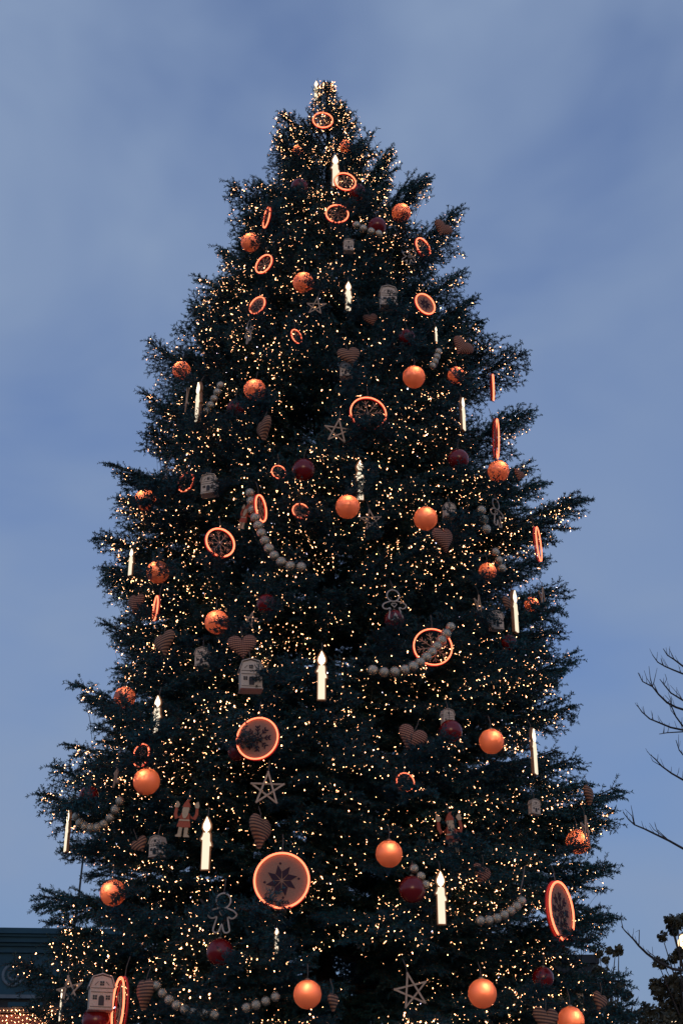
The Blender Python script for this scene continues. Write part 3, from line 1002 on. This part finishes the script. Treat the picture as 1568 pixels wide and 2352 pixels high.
for a in [
  (741, 277, 48, 4, 1.02, 'highest neon ring, right under the tip of the tree', 'straw'),
  (792, 418, 52, 12, 1.05, 'neon ring touching the topmost candle', 'straw'),
  (614, 500, 50, -68, 1.03, 'narrow side-on neon ring at upper left, above an orange bauble', 'straw'),
  (774, 492, 54, 4, 1.03, 'neon ring crossed by twigs below the topmost candle', 'straw'),
  (607, 607, 50, -36, 1.05, 'tilted neon ring below the upper left edge orange bauble', 'straw'),
  (970, 569, 50, 44, 1.03, 'tilted neon ring below the topmost cloth heart at right', 'straw'),
  (592, 702, 46, -34, 1.02, 'small neon cloth disc at upper left, left of the uppermost wooden star', 'flake'),
  (975, 699, 56, 32, 1.05, 'small neon cloth disc with dark star at upper right, beside the highest house', 'star'),
  (680, 773, 36, 48, 0.97, 'little twig-covered neon ring beside a patch of sky, left of a heart', 'straw'),
  (845, 950, 86, 10, 1.03, 'neon ring with straw snowflake showing its upper half, right of a star', 'straw'),
  (505, 1247, 74, 28, 1.03, 'tilted neon ring at left, left of the hanging bead garland', 'straw'),
  (640, 1085, 36, 20, 0.95, 'mostly hidden neon ring left of the middle dark red bauble', 'straw'),
  (428, 1108, 50, -38, 0.98, 'partly hidden neon ring at left, left of a cream house', 'straw'),
  (597, 1168, 66, 70, 1.05, 'narrow side-on neon ring behind the top of the hanging bead garland', 'straw'),
  (690, 1174, 40, 15, 0.97, 'little glowing orange neon disc left of the middle orange bauble', 'flake'),
  (1233, 1250, 82, 74, 1.01, 'tall narrow neon ring at the right edge under the longest bough', 'straw'),
  (993, 1487, 92, 6, 1.04, 'neon ring with straw snowflake crossed by a bead garland', 'straw'),
  (592, 1697, 102, -14, 1.05, 'neon cloth disc with dark snowflake, above the left lower star', 'flake'),
  (647, 2023, 130, 0, 1.06, 'largest neon cloth disc with a dark eight-petalled star, low centre', 'star'),
  (1284, 2093, 136, 58, 1.04, 'tall narrow neon cloth disc with dark snowflake at lower right edge', 'flake'),
  (277, 2312, 132, -70, 1.05, 'tall narrow neon ring at the bottom left, right of the lowest house', 'straw'),
  (360, 1397, 60, -72, 1.02, 'narrow neon ring at left, above the leaning ribbed heart', 'straw'),
  (1129, 890, 62, 86, 1.02, 'upper edge-on neon ring on the right side, looking like a bar', 'straw'),
  (1137, 1008, 94, 88, 1.03, 'long edge-on neon ring on the right side above an orange bauble', 'straw'),
  (930, 1797, 46, 20, 0.97, 'twig-hidden neon ring between the tilted checked heart and an orange bauble below', 'straw'),
  (326, 1735, 56, -40, 0.97, 'twig-hidden neon ring at left, above the orange bauble over the curled garland', 'straw')]:
    ring(*a)
for a in [
  (769, 360, 430, 8, 1.05, 'topmost lit candle touching a neon ring'),
  (727, 188, 232, -25, 0.99, 'small lit candle at the very tip of the tree'),
  (799, 650, 716, 10, 1.03, 'lit candle in the upper middle, right of the uppermost star'),
  (457, 880, 968, -62, 1.04, 'thin lit candle seen side-on at the upper left edge'),
  (1061, 915, 988, 62, 1.04, 'thin lit candle seen side-on on the upper right, left of a neon bar'),
  (738, 1498, 1608, 0, 1.06, 'bright front-facing lit candle in the centre, right of the cream house'),
  (1181, 1358, 1452, 58, 1.05, 'thin lit candle at right, beside the lit cream house'),
  (301, 1262, 1322, -35, 1.02, 'short lit candle on the left edge, left of an orange bauble'),
  (360, 1600, 1690, -20, 1.02, 'lit candle showing its flame right of the orange bauble under the left bough'),
  (472, 1878, 1998, -6, 1.06, 'bright front-facing lit candle at lower left, beside the wooden figure'),
  (1013, 2003, 2123, 8, 1.06, 'bright front-facing lit candle at lower right, beside the large red bauble'),
  (1225, 1675, 1778, 62, 1.05, 'thin lit candle seen side-on at the right, beside an orange bauble'),
  (155, 1862, 1956, -64, 1.0, 'thin lit candle on the far left edge beside the curled garland'),
  (826, 1060, 1150, 10, 0.99, 'twig-covered lit candle above the middle orange bauble'),
  (634, 2132, 2190, 15, 0.97, 'half hidden lit candle under the largest neon disc'),
  (1000, 752, 785, 45, 0.99, 'small white candle shining through a sky gap at upper right'),
  (141, 2272, 2345, -70, 1.0, 'thin lit candle at the bottom left corner in front of the stall')]:
    candle(*a)
for a in [
  (1016, 527, 46, 28, 20, 1.03, 'topmost cloth heart, hanging from a bough at the upper right edge'),
  (1060, 798, 52, 25, 30, 1.04, 'checked cloth heart tilted right, at the right edge above an orange bauble'),
  (803, 820, 52, 15, -16, 1.05, 'ribbed cloth heart in the upper middle above a grey house', 'heart2'),
  (606, 987, 60, -62, 0, 1.04, 'narrow side-on cloth heart at upper left below the red bauble', 'heart2'),
  (1018, 1241, 62, 42, -16, 1.05, 'tilted checked heart under the right of middle orange bauble'),
  (378, 1479, 62, -42, -8, 1.05, 'ribbed cloth heart at left leaning sideways, above the long left bough', 'heart2'),
  (557, 1487, 64, 4, -6, 1.06, 'front-facing checked heart right above the cream house'),
  (944, 1698, 66, 10, 22, 1.04, 'checked heart tilted right, left of the dark red bauble'),
  (597, 1912, 80, 62, 4, 1.05, 'narrow side-on cloth heart above the largest neon disc', 'heart2'),
  (312, 1388, 50, -40, 10, 0.98, 'dark cloth heart half hidden at the left edge left of a narrow neon ring'),
  (333, 2285, 72, -58, 4, 1.05, 'narrow ribbed heart at the bottom left beside the tall neon ring', 'heart2'),
  (1104, 2010, 50, 35, 15, 0.96, 'dim cloth heart sunk in branches right of the lower right candle'),
  (1252, 2345, 62, 20, 5, 1.05, 'ribbed heart cut by the bottom edge left of an orange bauble', 'heart2'),
  (1351, 1828, 48, 62, 0, 1.0, 'brown cloth heart on the lower right edge, above a narrow wooden star', 'heart2'),
  (765, 2303, 42, 62, 0, 1.03, 'small narrow cloth heart right of the bottom middle orange bauble', 'heart2'),
  (1376, 2302, 44, 40, 20, 1.02, 'striped cloth heart in the bottom right corner of the tree', 'heart2'),
  (1166, 1388, 34, 30, 20, 0.99, 'small orange lit cloth heart left of the thin right candle', 'heart2'),
  (1192, 1092, 30, 40, 10, 1.0, 'tiny checked heart at the right edge beside the orange bauble under the neon bar'),
  (852, 735, 34, 15, -20, 0.98, 'small dark cloth heart under the highest cream house'),
  (322, 1942, 40, -20, -30, 0.99, 'striped cloth heart beside the tilted house at lower left', 'heart2')]:
    heart(*a)
for a in [
  (891, 686, 58, 8, 1.04, 'highest cream model house, left of a small neon disc'),
  (795, 852, 40, -10, 0.98, 'grey model house half hidden below the ribbed heart in the upper middle'),
  (482, 1116, 54, -14, 1.02, 'cream model house at left, right of a partly hidden neon ring'),
  (1030, 1174, 38, 20, 1.0, 'grey model house right of an orange bauble, above a tilted heart'),
  (1138, 1427, 46, 18, 1.03, 'lit cream model house at right beside the thin candle'),
  (575, 1554, 76, 12, 1.06, 'cream model house in the middle, under the front-facing checked heart'),
  (465, 1512, 48, -8, 0.97, 'grey model house hidden in twigs between two hearts'),
  (232, 2282, 82, 16, 1.05, 'lowest cream model house at the bottom left above a red bauble'),
  (1027, 1650, 42, 20, 0.97, 'grey model house showing above a dark red bauble at right'),
  (1226, 1854, 36, 30, 0.99, 'small grey model house at lower right, below the side-on candle'),
  (362, 1945, 50, -30, 0.99, 'tilted grey model house at lower left, left of the bright candle'),
  (800, 566, 34, 5, 0.97, 'tiny brown model house near the top under the short bead strand')]:
    house(*a)
for a in [
  (726, 703, 46, -8, 8, 1.04, 'uppermost wooden star, below an orange bauble'),
  (775, 990, 62, 6, 6, 1.06, 'wooden star left of the half visible neon ring'),
  (852, 1195, 52, 15, -10, 1.03, 'wooden star right of the middle orange bauble'),
  (380, 1088, 46, -50, 14, 1.0, 'narrow wooden star at the left edge above a partly hidden neon ring'),
  (614, 1812, 78, 0, 2, 1.06, 'wooden star below the middle neon snowflake disc'),
  (945, 2276, 78, 6, -14, 1.06, 'large wooden star at the bottom, between two orange baubles'),
  (160, 2276, 66, -20, -10, 1.03, 'wooden star at the bottom left, left of the lowest house'),
  (268, 1778, 62, -68, 0, 1.02, 'narrow side-on wooden star at left above the curled garland'),
  (1345, 1912, 74, 68, 0, 1.02, 'narrow side-on wooden star at the lower right edge, before an orange bauble'),
  (1246, 1376, 56, 66, 0, 1.0, 'narrow side-on wooden star at the right edge beside a twig-wrapped bauble'),
  (1099, 1392, 52, 64, 0, 1.0, 'narrow wooden star left of the lit cream house'),
  (430, 915, 60, -76, 0, 1.01, 'narrow side-on wooden star left of the upper left thin candle'),
  (575, 1424, 38, -30, 20, 0.98, 'small half hidden wooden star above the front-facing checked heart')]:
    star(*a)
for a in [
  (905, 1390, 72, 10, -6, 1.05, 'rope gingerbread man in the middle, above the ring crossed by beads'),
  (511, 2098, 86, -6, 2, 1.06, 'rope gingerbread man at lower left, above a dark red bauble'),
  (940, 590, 46, 25, 30, 1.0, 'faint rope gingerbread man left of the upper right tilted ring'),
  (1140, 1178, 66, 50, -5, 0.99, 'narrow rope gingerbread man at right, before a sky gap'),
  (572, 762, 56, -62, 0, 1.01, 'narrow rope gingerbread man at upper left below a small neon disc')]:
    gingerbread(*a)
for a in [
  (425, 1880, 86, -10, 6, 1.04, 'red-coated wooden figure with raised arms, left of the bright lower candle'),
  (1036, 1912, 92, 14, -8, 1.02, 'orange-lit wooden figure with raised arms above the lower right candle'),
  (562, 1186, 60, -40, 24, 1.01, 'tilted orange-lit wooden figure left of the hanging bead garland')]:
    figure(*a)
for a in [
  ([(574, 1132), (577, 1160), (585, 1185), (594, 1210), (604, 1232), (614, 1256), (626, 1274), (642, 1290), (660, 1300), (681, 1305), (706, 1301)], 23, 1.07, 'bead garland hanging in an arc left of the middle, beside a narrow neon ring'),
  ([(1034, 1440), (1022, 1459), (1008, 1478), (992, 1498), (972, 1517), (952, 1530), (932, 1538), (909, 1544), (886, 1546), (862, 1543), (838, 1534)], 24, 1.08, 'bead garland crossing the neon ring right of the centre candle'),
  ([(276, 1840), (266, 1858), (258, 1876), (244, 1892), (225, 1902), (203, 1905), (184, 1894), (174, 1872)], 22, 1.04, 'curled bead garland at the left edge beside a thin candle'),
  ([(1196, 2070), (1184, 2086), (1166, 2097), (1146, 2108), (1124, 2116), (1100, 2115)], 23, 1.06, 'bead garland hung by a long cord left of the tall neon disc', [(1204, 1990), (1200, 2020), (1194, 2046)]),
  ([(360, 2264), (376, 2288), (396, 2304), (418, 2317), (442, 2326), (470, 2329), (492, 2331)], 23, 1.06, 'bead garland at the bottom left beside the narrow ribbed heart'),
  ([(566, 2314), (590, 2309), (612, 2299), (632, 2289), (654, 2282)], 23, 1.06, 'bead garland at the bottom left of an orange bauble'),
  ([(818, 517), (834, 525), (852, 533), (880, 540)], 18, 1.04, 'short bead strand near the top, left of a red bauble'),
  ([(950, 1995), (966, 2009), (976, 2028), (984, 2050)], 22, 1.07, 'short bead strand draped over the large red bauble'),
  ([(1104, 1172), (1110, 1196), (1116, 1218)], 23, 1.04, 'short bead strand at right, left of a narrow gingerbread man'),
  ([(507, 885), (497, 908), (484, 932), (468, 955)], 19, 1.0, 'dim bead strand beside the upper left thin candle'),
  ([(1006, 808), (1002, 826), (990, 844)], 18, 1.01, 'short curled bead strand at upper right, above an orange bauble'),
  ([(1136, 1268), (1146, 1288), (1152, 1306)], 20, 1.01, 'dim bead strand at right, above a half hidden orange bauble')]:
    garland(*a)

# sprigs that reach across some of the ornaments
SPR = [((295, 1160), (362, 1138)), ((560, 1442), (503, 1432)), ((268, 1572), (292, 1618)), ((555, 926), (592, 912)), ((625, 916), (590, 918)), ((742, 666), (705, 655)),
  ((452, 882), (412, 860)), ((1140, 1128), (1140, 1106)), ((558, 2082), (628, 2064)), ((532, 1702), (562, 1690)), ((642, 1562), (594, 1545)), ((928, 722), (890, 700)),
  ((798, 1012), (842, 974)), ((892, 1012), (858, 974)), ((474, 1292), (492, 1268)), ((524, 1110), (493, 1108)), ((1092, 1402), (1136, 1412)), ((930, 528), (920, 500)),
  ((608, 576), (588, 552)), ((775, 532), (775, 506)), ((792, 468), (780, 476)), ((366, 1270), (360, 1298)), ((1288, 1942), (1320, 1938)), ((302, 2033), (272, 2043)),
  ((996, 1692), (1020, 1688)), ((466, 2068), (497, 2076)), ((326, 1692), (358, 1664)), ((398, 1680), (364, 1672)), ((798, 1132), (828, 1120)), ((854, 1088), (826, 1084)), ((664, 2178), (634, 2164)),
  ((832, 702), (800, 700)), ((1326, 2156), (1292, 2138)), ((398, 1132), (420, 1096)), ((454, 1088), (424, 1090)), ((298, 1742), (324, 1726)), ((664, 1092), (638, 1086)),
  ((724, 1182), (690, 1173)), ((1084, 882), (1048, 868)), ((1082, 1328), (1116, 1318)), ((1252, 1402), (1221, 1389)), ((504, 1532), (468, 1512)), ((402, 1962), (364, 1945)),
  ((1074, 1938), (1042, 1918)), ((166, 1830), (200, 1830)), ((548, 2218), (515, 2202)), ((1206, 2268), (1242, 2258)), ((352, 1110), (378, 1092)), ((590, 742), (592, 716)),
  ((700, 798), (680, 780)), ((830, 868), (800, 856)), ((1062, 1186), (1032, 1180)), ((860, 1235), (852, 1205)), ((960, 1720), (942, 1712)), ((186, 2320), (160, 2290)),
  ((500, 2350), (440, 2334)), ((905, 1450), (905, 1424)), ((470, 980), (460, 950)),
  ((1005, 600), (968, 586)), ((850, 455), (820, 446)), ((660, 440), (690, 432)), ((700, 350), (684, 348)), ((820, 345), (800, 342)), ((630, 470), (612, 484)), ((520, 950), (542, 942)),
  ((960, 790), (934, 780)), ((1050, 1080), (1056, 1066)), ((640, 1395), (612, 1390)), ((1200, 1480), (1170, 1478)), ((350, 1420), (320, 1396)), ((815, 1004), (822, 958)), ((872, 1004), (872, 962)), ((845, 1014), (846, 968)), ((900, 1800), (930, 1790)), ((960, 1815), (932, 1806))]
for (bx, by), (tx, ty) in SPR:
    a = _on_tree(bx, by, 0.99); b = _on_tree(tx, ty, 1.055)
    d = b - a
    Ls = min(0.42, max(0.2, d.length + 0.05))
    d.normalize()
    zax = (Vector((0, 0.4, 1)) - d * Vector((0, 0.4, 1)).dot(d)).normalized()
    yax = zax.cross(d)
    rot = Matrix((d, yax, zax)).transposed().to_4x4()
    me, spots, L0 = random.choice(CLASSES[0.30])
    o = put('sprig', me, tree)
    sc_ = Ls / L0
    o.matrix_local = Matrix.Translation(b - d * Ls - AX) @ rot @ Matrix.Diagonal((sc_, sc_ * 0.85, sc_, 1))
# ------------------------------------------------------------------ surroundings
def cam_pt(px, py, Y):
    return at_y(px, py, Y)

# the blue-grey building at lower left
BY = 46.0
c0 = cam_pt(0, 2142, BY); top = c0.z
xr = cam_pt(260, 2142, BY).x; xl = c0.x - 22
bl = thing('corner_building', 'blue-grey stone building with a moulded cornice behind the lower left of the tree', 'building', (xr, BY, 0), R(3.5))
Wd = xr - xl
wz = top - 2.6
MB().box((-Wd / 2, 4.5, wz / 2), (Wd, 9, wz)).build('wall', M['facade_dark'], bl)
MB().box((-Wd / 2, 4.5, top - 1.75), (Wd + 0.12, 9.12, 1.7)).build('frieze', M['facade'], bl)
z_ = top
for i, (h, out_) in enumerate(((0.22, 0.75), (0.10, 0.62), (0.20, 0.5), (0.12, 0.34), (0.24, 0.2))):
    MB().box((-Wd / 2, 4.5, z_ - h / 2 - 0.002 * i), (Wd + 2 * out_, 9 + 2 * out_, h)).build('cornice', M['facade'], bl)
    z_ -= h
MB().box((-Wd / 2, 4.5, top - 2.62), (Wd + 0.5, 9.5, 0.14)).build('ledge', M['stone_pale'], bl)
rx = cam_pt(36, 2232, BY)
for i in range(5):
    x = rx.x - xr - i * 4.2
    ro = MB().ring((x, -0.09, top - 1.75), 0.42, 0.07, 32, 8).ring((x, -0.09, top - 1.75), 0.2, 0.06, 24, 8).build('roundel', M['stone_pale'], bl, True)
for i in range(9):
    x = -1.2 - i * 2.1
    f_ = MB()
    for sx in (-0.62, 0.62): f_.box((x + sx, -0.06, top - 4.1), (0.14, 0.14, 2.3))
    f_.box((x, -0.06, top - 2.9), (1.38, 0.16, 0.16)).box((x, -0.08, top - 5.3), (1.5, 0.2, 0.14))
    wi = f_.build('window', M['facade'], bl)
    MB().box((x, -0.012, top - 4.1), (1.1, 0.03, 2.24)).build('pane', M['glass'], wi)
fp = thing('flagpole', 'thin dark flagpole on the roof of the blue-grey building at left', 'flagpole', cam_pt(170, 2125, BY + 2))
MB().tube([(0, 0, -0.5), (0.1, 0, 1.0), (0.16, 0, 3.2)], [0.06, 0.05, 0.04], 8).build('pole', M['iron'], fp)
MB().sphere((0.16, 0, 3.25), 0.07, 10, 6).build('finial', M['iron'], fp)

# the market stall with its curtain of lights
SY = 9.0
s0 = cam_pt(-40, 2318, SY); s1 = cam_pt(186, 2314, SY)
st = thing('market_stall', 'market stall roof edge hung with a dense curtain of fairy lights at lower left', 'market stall', (s1.x, SY, 0))
sw = s1.x - s0.x + 3.0
zt = s1.z
MB().box((-sw / 2, 1.4, zt - 0.04), (sw, 2.8, 0.08)).build('roof', M['timber'], st)
MB().box((-sw / 2, 0.03, zt - 0.46), (sw, 0.04, 0.72)).build('valance', M['stall_red'], st)
MB().box((-sw / 2, 2.7, zt / 2 - 0.05), (sw, 0.08, zt - 0.12)).build('back_wall', M['timber'], st)
for x in (-0.1, -sw / 2, -sw + 0.1):
    MB().box((x, 0.16, zt / 2 - 0.05), (0.12, 0.12, zt - 0.1)).build('post', M['timber'], st)
MB().box((-sw / 2, 0.4, 0.5), (sw - 0.3, 0.7, 1.0)).build('counter', M['timber'], st)
cp = []
x = -sw
while x < 0:
    zz = zt - 0.05
    while zz > zt - 1.0:
        cp.append(Vector((x + random.uniform(-0.012, 0.012), -0.02 - random.uniform(0, 0.03), zz)))
        zz -= random.uniform(0.045, 0.085)
    x += 0.062
lc = put('light_curtain', bulbs_mesh('light_curtain', cp, M['bulb'], 0.0075), st); lc['kind'] = 'stuff'

# the dark flat-roofed building at right, behind the tree
rb0 = cam_pt(1364, 2194, 40.0)
rbd = thing('flat_roofed_building', 'dark flat-roofed building peeping out behind the lower right of the tree', 'building', (rb0.x, 40, 0), R(-2))
MB().box((-3.0, 3, rb0.z / 2 - 0.15), (6, 6, rb0.z - 0.3)).build('wall', M['facade_dark'], rbd)
MB().box((-3.0, 3, rb0.z - 0.15), (6.3, 6.3, 0.3)).build('parapet', M['facade_dark'], rbd)
for i in range(3):
    wi = MB().box((-1.0 - 1.9 * i, -0.03, rb0.z - 2.0), (1.1, 0.06, 1.6)).build('window', M['facade'], rbd)
    MB().box((-1.0 - 1.9 * i, -0.075, rb0.z - 2.0), (0.9, 0.03, 1.4)).build('pane', M['glass'], wi)

# the bare tree whose branches reach in from the right
TY = 3.0
def branch_pts(px_pts, Y0, dY):
    n = len(px_pts)
    return [cam_pt(x, y, Y0 + dY * i / max(1, n - 1)) for i, (x, y) in enumerate(px_pts)]
root = cam_pt(1860, 2300, TY); root.z = 0
bt = thing('bare_tree', 'leafless tree reaching its thin dark branches in from the right edge', 'tree', root)
ztop = 9.2
def tp(z):
    return root + Vector((0.15 * math.sin(z * 0.7), 0.1 * math.sin(z * 0.5), z))
MB().tube([tp(z) - root for z in np.linspace(0, ztop, 16)], [0.15 * (1 - 0.8 * i / 15) for i in range(16)], 10).build('trunk', M['twig'], bt, True)
BR = [  # picture points from the tip back to the trunk side, thickness
  ([(1426, 2128), (1434, 2140), (1452, 2156), (1466, 2174), (1485, 2192), (1510, 2208), (1545, 2225), (1590, 2232), (1720, 2240)], 0.034, [(3, (1467, 2136), (1458, 2141)), (6, (1487, 2186), (1483, 2180))]),
  ([(1430, 1866), (1442, 1882), (1457, 1894), (1480, 1905), (1505, 1915), (1535, 1932), (1568, 1948), (1640, 1965), (1750, 1990)], 0.030, [(2, (1450, 1874), (1434, 1858)), (2, (1452, 1870), (1448, 1850)), (5, (1500, 1905), (1490, 1890)), (5, (1507, 1905), (1502, 1888))]),
  ([(1490, 1732), (1505, 1745), (1520, 1760), (1540, 1776), (1568, 1792), (1640, 1820), (1750, 1850)], 0.026, [(2, (1498, 1748), (1493, 1738))]),
  ([(1462, 1620), (1472, 1635), (1490, 1650), (1516, 1662), (1540, 1670), (1568, 1676), (1640, 1700), (1760, 1740)], 0.028, []),
  ([(1464, 1545), (1476, 1566), (1497, 1577), (1510, 1594), (1530, 1615), (1552, 1626), (1568, 1630), (1640, 1670), (1760, 1730)], 0.030,
     [(2, (1502, 1560), (1508, 1534)), (2, (1492, 1556), (1489, 1530)), (2, (1484, 1558), (1478, 1540)), (3, (1500, 1570), (1505, 1548)), (4, (1538, 1610), (1525, 1596))]),
  ([(1497, 1504), (1508, 1520), (1525, 1532), (1546, 1540), (1568, 1548), (1640, 1590), (1750, 1660)], 0.026, []),
  ([(1522, 1490), (1533, 1506), (1548, 1516), (1568, 1530), (1640, 1580), (1750, 1650)], 0.026, [(2, (1540, 1500), (1535, 1490))]),
  ([(1514, 1560), (1523, 1574), (1540, 1592), (1568, 1608), (1640, 1650), (1750, 1715)], 0.024, [(1, (1530, 1560), (1526, 1548)), (3, (1552, 1590), (1538, 1574))]),
  ([(1490, 1738), (1513, 1686), (1530, 1684), (1568, 1681), (1640, 1712), (1760, 1748)][1:], 0.016, []),
  ([(1540, 1600), (1541, 1622), (1550, 1645), (1568, 1668), (1640, 1720), (1760, 1790)], 0.022, [(2, (1540, 1632), (1534, 1610))]),
  ([(1551, 1700), (1560, 1722), (1575, 1742), (1640, 1790), (1750, 1830)], 0.02, [])]
for pts, th, twigs in BR:
    dY = random.uniform(-0.3, 0.3)
    P = branch_pts(pts, TY - 0.9 + dY, 0.9 - dY)
    join = tp(min(ztop, max(2.5, P[-1].z - 1.0)))
    P.append(join)
    # a little natural crookedness
    P = [P[0]] + [q + Vector((random.uniform(-1, 1), 0, random.uniform(-1, 1))) * 0.008 for q in P[1:-1]] + [P[-1]]
    n = len(P)
    b = MB().tube([q - root for q in P], [0.004 + th * 0.55 * (i / (n - 1)) ** 0.8 for i in range(n)], 6)
    for i, a1, a2 in twigs:
        Yq = P[i].y
        b.tube([P[i] - root, cam_pt(*a1, Yq - 0.05) - root, cam_pt(*a2, Yq - 0.1) - root], [0.006, 0.0045, 0.0025], 4)
    for i in range(0, min(5, n - 2)):
        for q in range(2):
            s_ = P[i] + (P[i + 1] - P[i]) * random.random()
            d = Vector((random.uniform(-0.6, 0.3), random.uniform(-0.4, 0.4), random.uniform(0.5, 1.0))) * random.uniform(0.05, 0.16)
            b.tube([s_ - root, s_ + d * 0.6 - root, s_ + d * 1.0 + Vector((0, 0, 0.02)) - root], [0.004, 0.003, 0.0018], 4)
    b.build('branch', M['twig'], bt)

# leafy trees at lower right
def leafy_tree(label, clumps, Y, root_px, trunk_h, leaf_r):
    r0 = cam_pt(root_px[0], root_px[1], Y); r0.z = 0
    t = thing('leafy_tree', label, 'tree', r0, 0, 'trees with withered leaves')
    MB().tube([(0.05 * math.sin(z * 1.3), 0, z) for z in np.linspace(0, trunk_h, 10)], [0.14 * (1 - 0.75 * i / 9) for i in range(10)], 8).build('trunk', M['twig'], t, True)
    lv, lf = [], []
    bb = MB()
    for (x, y, rad, nl) in clumps:
        c = cam_pt(x, y, Y + random.uniform(-0.4, 0.4)); rr = rad * m_per_px(c)
        sz = min(trunk_h * 0.97, max(1.8, c.z - 1.1))
        s0_ = r0 + Vector((0.05 * math.sin(sz * 1.3), 0, sz))
        mid = (s0_ + c) / 2 + Vector((random.uniform(-0.1, 0.1), random.uniform(-0.1, 0.1), -0.10))
        bb.tube([s0_ - r0, mid - r0, c - r0], [0.022, 0.012, 0.005], 5)
        for q in range(int(nl * random.uniform(0.6, 1.3))):
            d = Vector((random.gauss(0, 1), random.gauss(0, 1), random.gauss(0, 1))).normalized() * rr * random.random() ** 0.4
            p = c + d - r0
            a = Vector((random.gauss(0, 1), random.gauss(0, 1), random.gauss(0, 1))).normalized()
            u = a.orthogonal().normalized(); L_ = leaf_r * random.uniform(0.6, 1.3)
            v = a.cross(u)
            b0 = len(lv)
            lv += [p - u * L_, p + v * L_ * 0.55 + a * L_ * 0.15, p + u * L_, p - v * L_ * 0.55 + a * L_ * 0.15]
            lf += [(b0, b0 + 1, b0 + 2), (b0, b0 + 2, b0 + 3)]
    bb.build('branches', M['twig'], t)
    cr_ = put('crown', raw_mesh('crown', np.array([tuple(v) for v in lv]), np.array(lf), [M['leaf']]), t)
    cr_['kind'] = 'stuff'
    return t
random.seed(23)
cl = [(1360, 2180, 9, 60), (1375, 2190, 10, 60), (1398, 2184, 9, 70), (1390, 2205, 9, 60), (1420, 2182, 11, 90), (1412, 2190, 8, 40), (1372, 2230, 14, 120),
      (1390, 2235, 14, 110), (1424, 2262, 12, 100), (1412, 2275, 14, 90), (1440, 2290, 14, 100), (1385, 2270, 18, 140), (1380, 2300, 24, 200), (1410, 2320, 24, 200),
      (1430, 2345, 24, 180), (1455, 2335, 20, 140)]
leafy_tree('small leafy tree with withered leaves poking out behind the lower right boughs', cl, 5.5, (1400, 2340), 4.4, 0.034)
cl = [(1536, 2112, 12, 90), (1556, 2122, 15, 110), (1542, 2130, 13, 90), (1565, 2110, 14, 90), (1547, 2140, 9, 60), (1520, 2152, 12, 80), (1510, 2212, 14, 120), (1522, 2214, 11, 80),
      (1505, 2265, 18, 170), (1512, 2285, 17, 150), (1530, 2262, 20, 170), (1548, 2255, 18, 150), (1545, 2285, 20, 180), (1562, 2262, 20, 160), (1555, 2310, 26, 240),
      (1530, 2320, 24, 200), (1500, 2330, 24, 200), (1480, 2318, 16, 120), (1485, 2345, 22, 160), (1565, 2340, 26, 200), (1545, 2200, 13, 90), (1560, 2190, 14, 90), (1530, 2345, 24, 200),
      (1585, 2250, 40, 300), (1610, 2180, 50, 300), (1600, 2330, 50, 300)]
leafy_tree('leafy tree with withered leaf clumps filling the bottom right corner', cl, 4.2, (1600, 2300), 5.2, 0.034)

# street lamps at the right edge
for (x, y, Y, lab, rad) in ((1572, 2166, 8.0, 'lit street lamp at the right edge behind the withered leaves', 0.11), (1552, 2350, 7.0, 'lit lamp glinting through leaves in the bottom right corner', 0.07)):
    c = cam_pt(x, y, Y)
    t = thing('street_lamp', lab, 'street lamp', (c.x, c.y, 0), 0, 'lit street lamps')
    MB().tube([(0, 0, 0), (0, 0, 0.4), (0, 0, 0.45), (0, 0, c.z - rad * 1.3)], [0.09, 0.09, 0.05, 0.035], 10).build('post', M['iron'], t, True)
    MB().tube([(0, 0, c.z - rad * 1.35), (0, 0, c.z - rad * 1.1)], [0.05, 0.07], 10).build('collar', M['iron'], t)
    MB().sphere((0, 0, c.z), rad, 16, 10, 1.2).build('lantern', M['lamp'], t, True)
    MB().tube([(0, 0, c.z + rad * 1.1), (0, 0, c.z + rad * 1.25), (0, 0, c.z + rad * 1.6)], [rad * 0.9, rad * 0.6, 0.01], 10).build('cap', M['iron'], t)
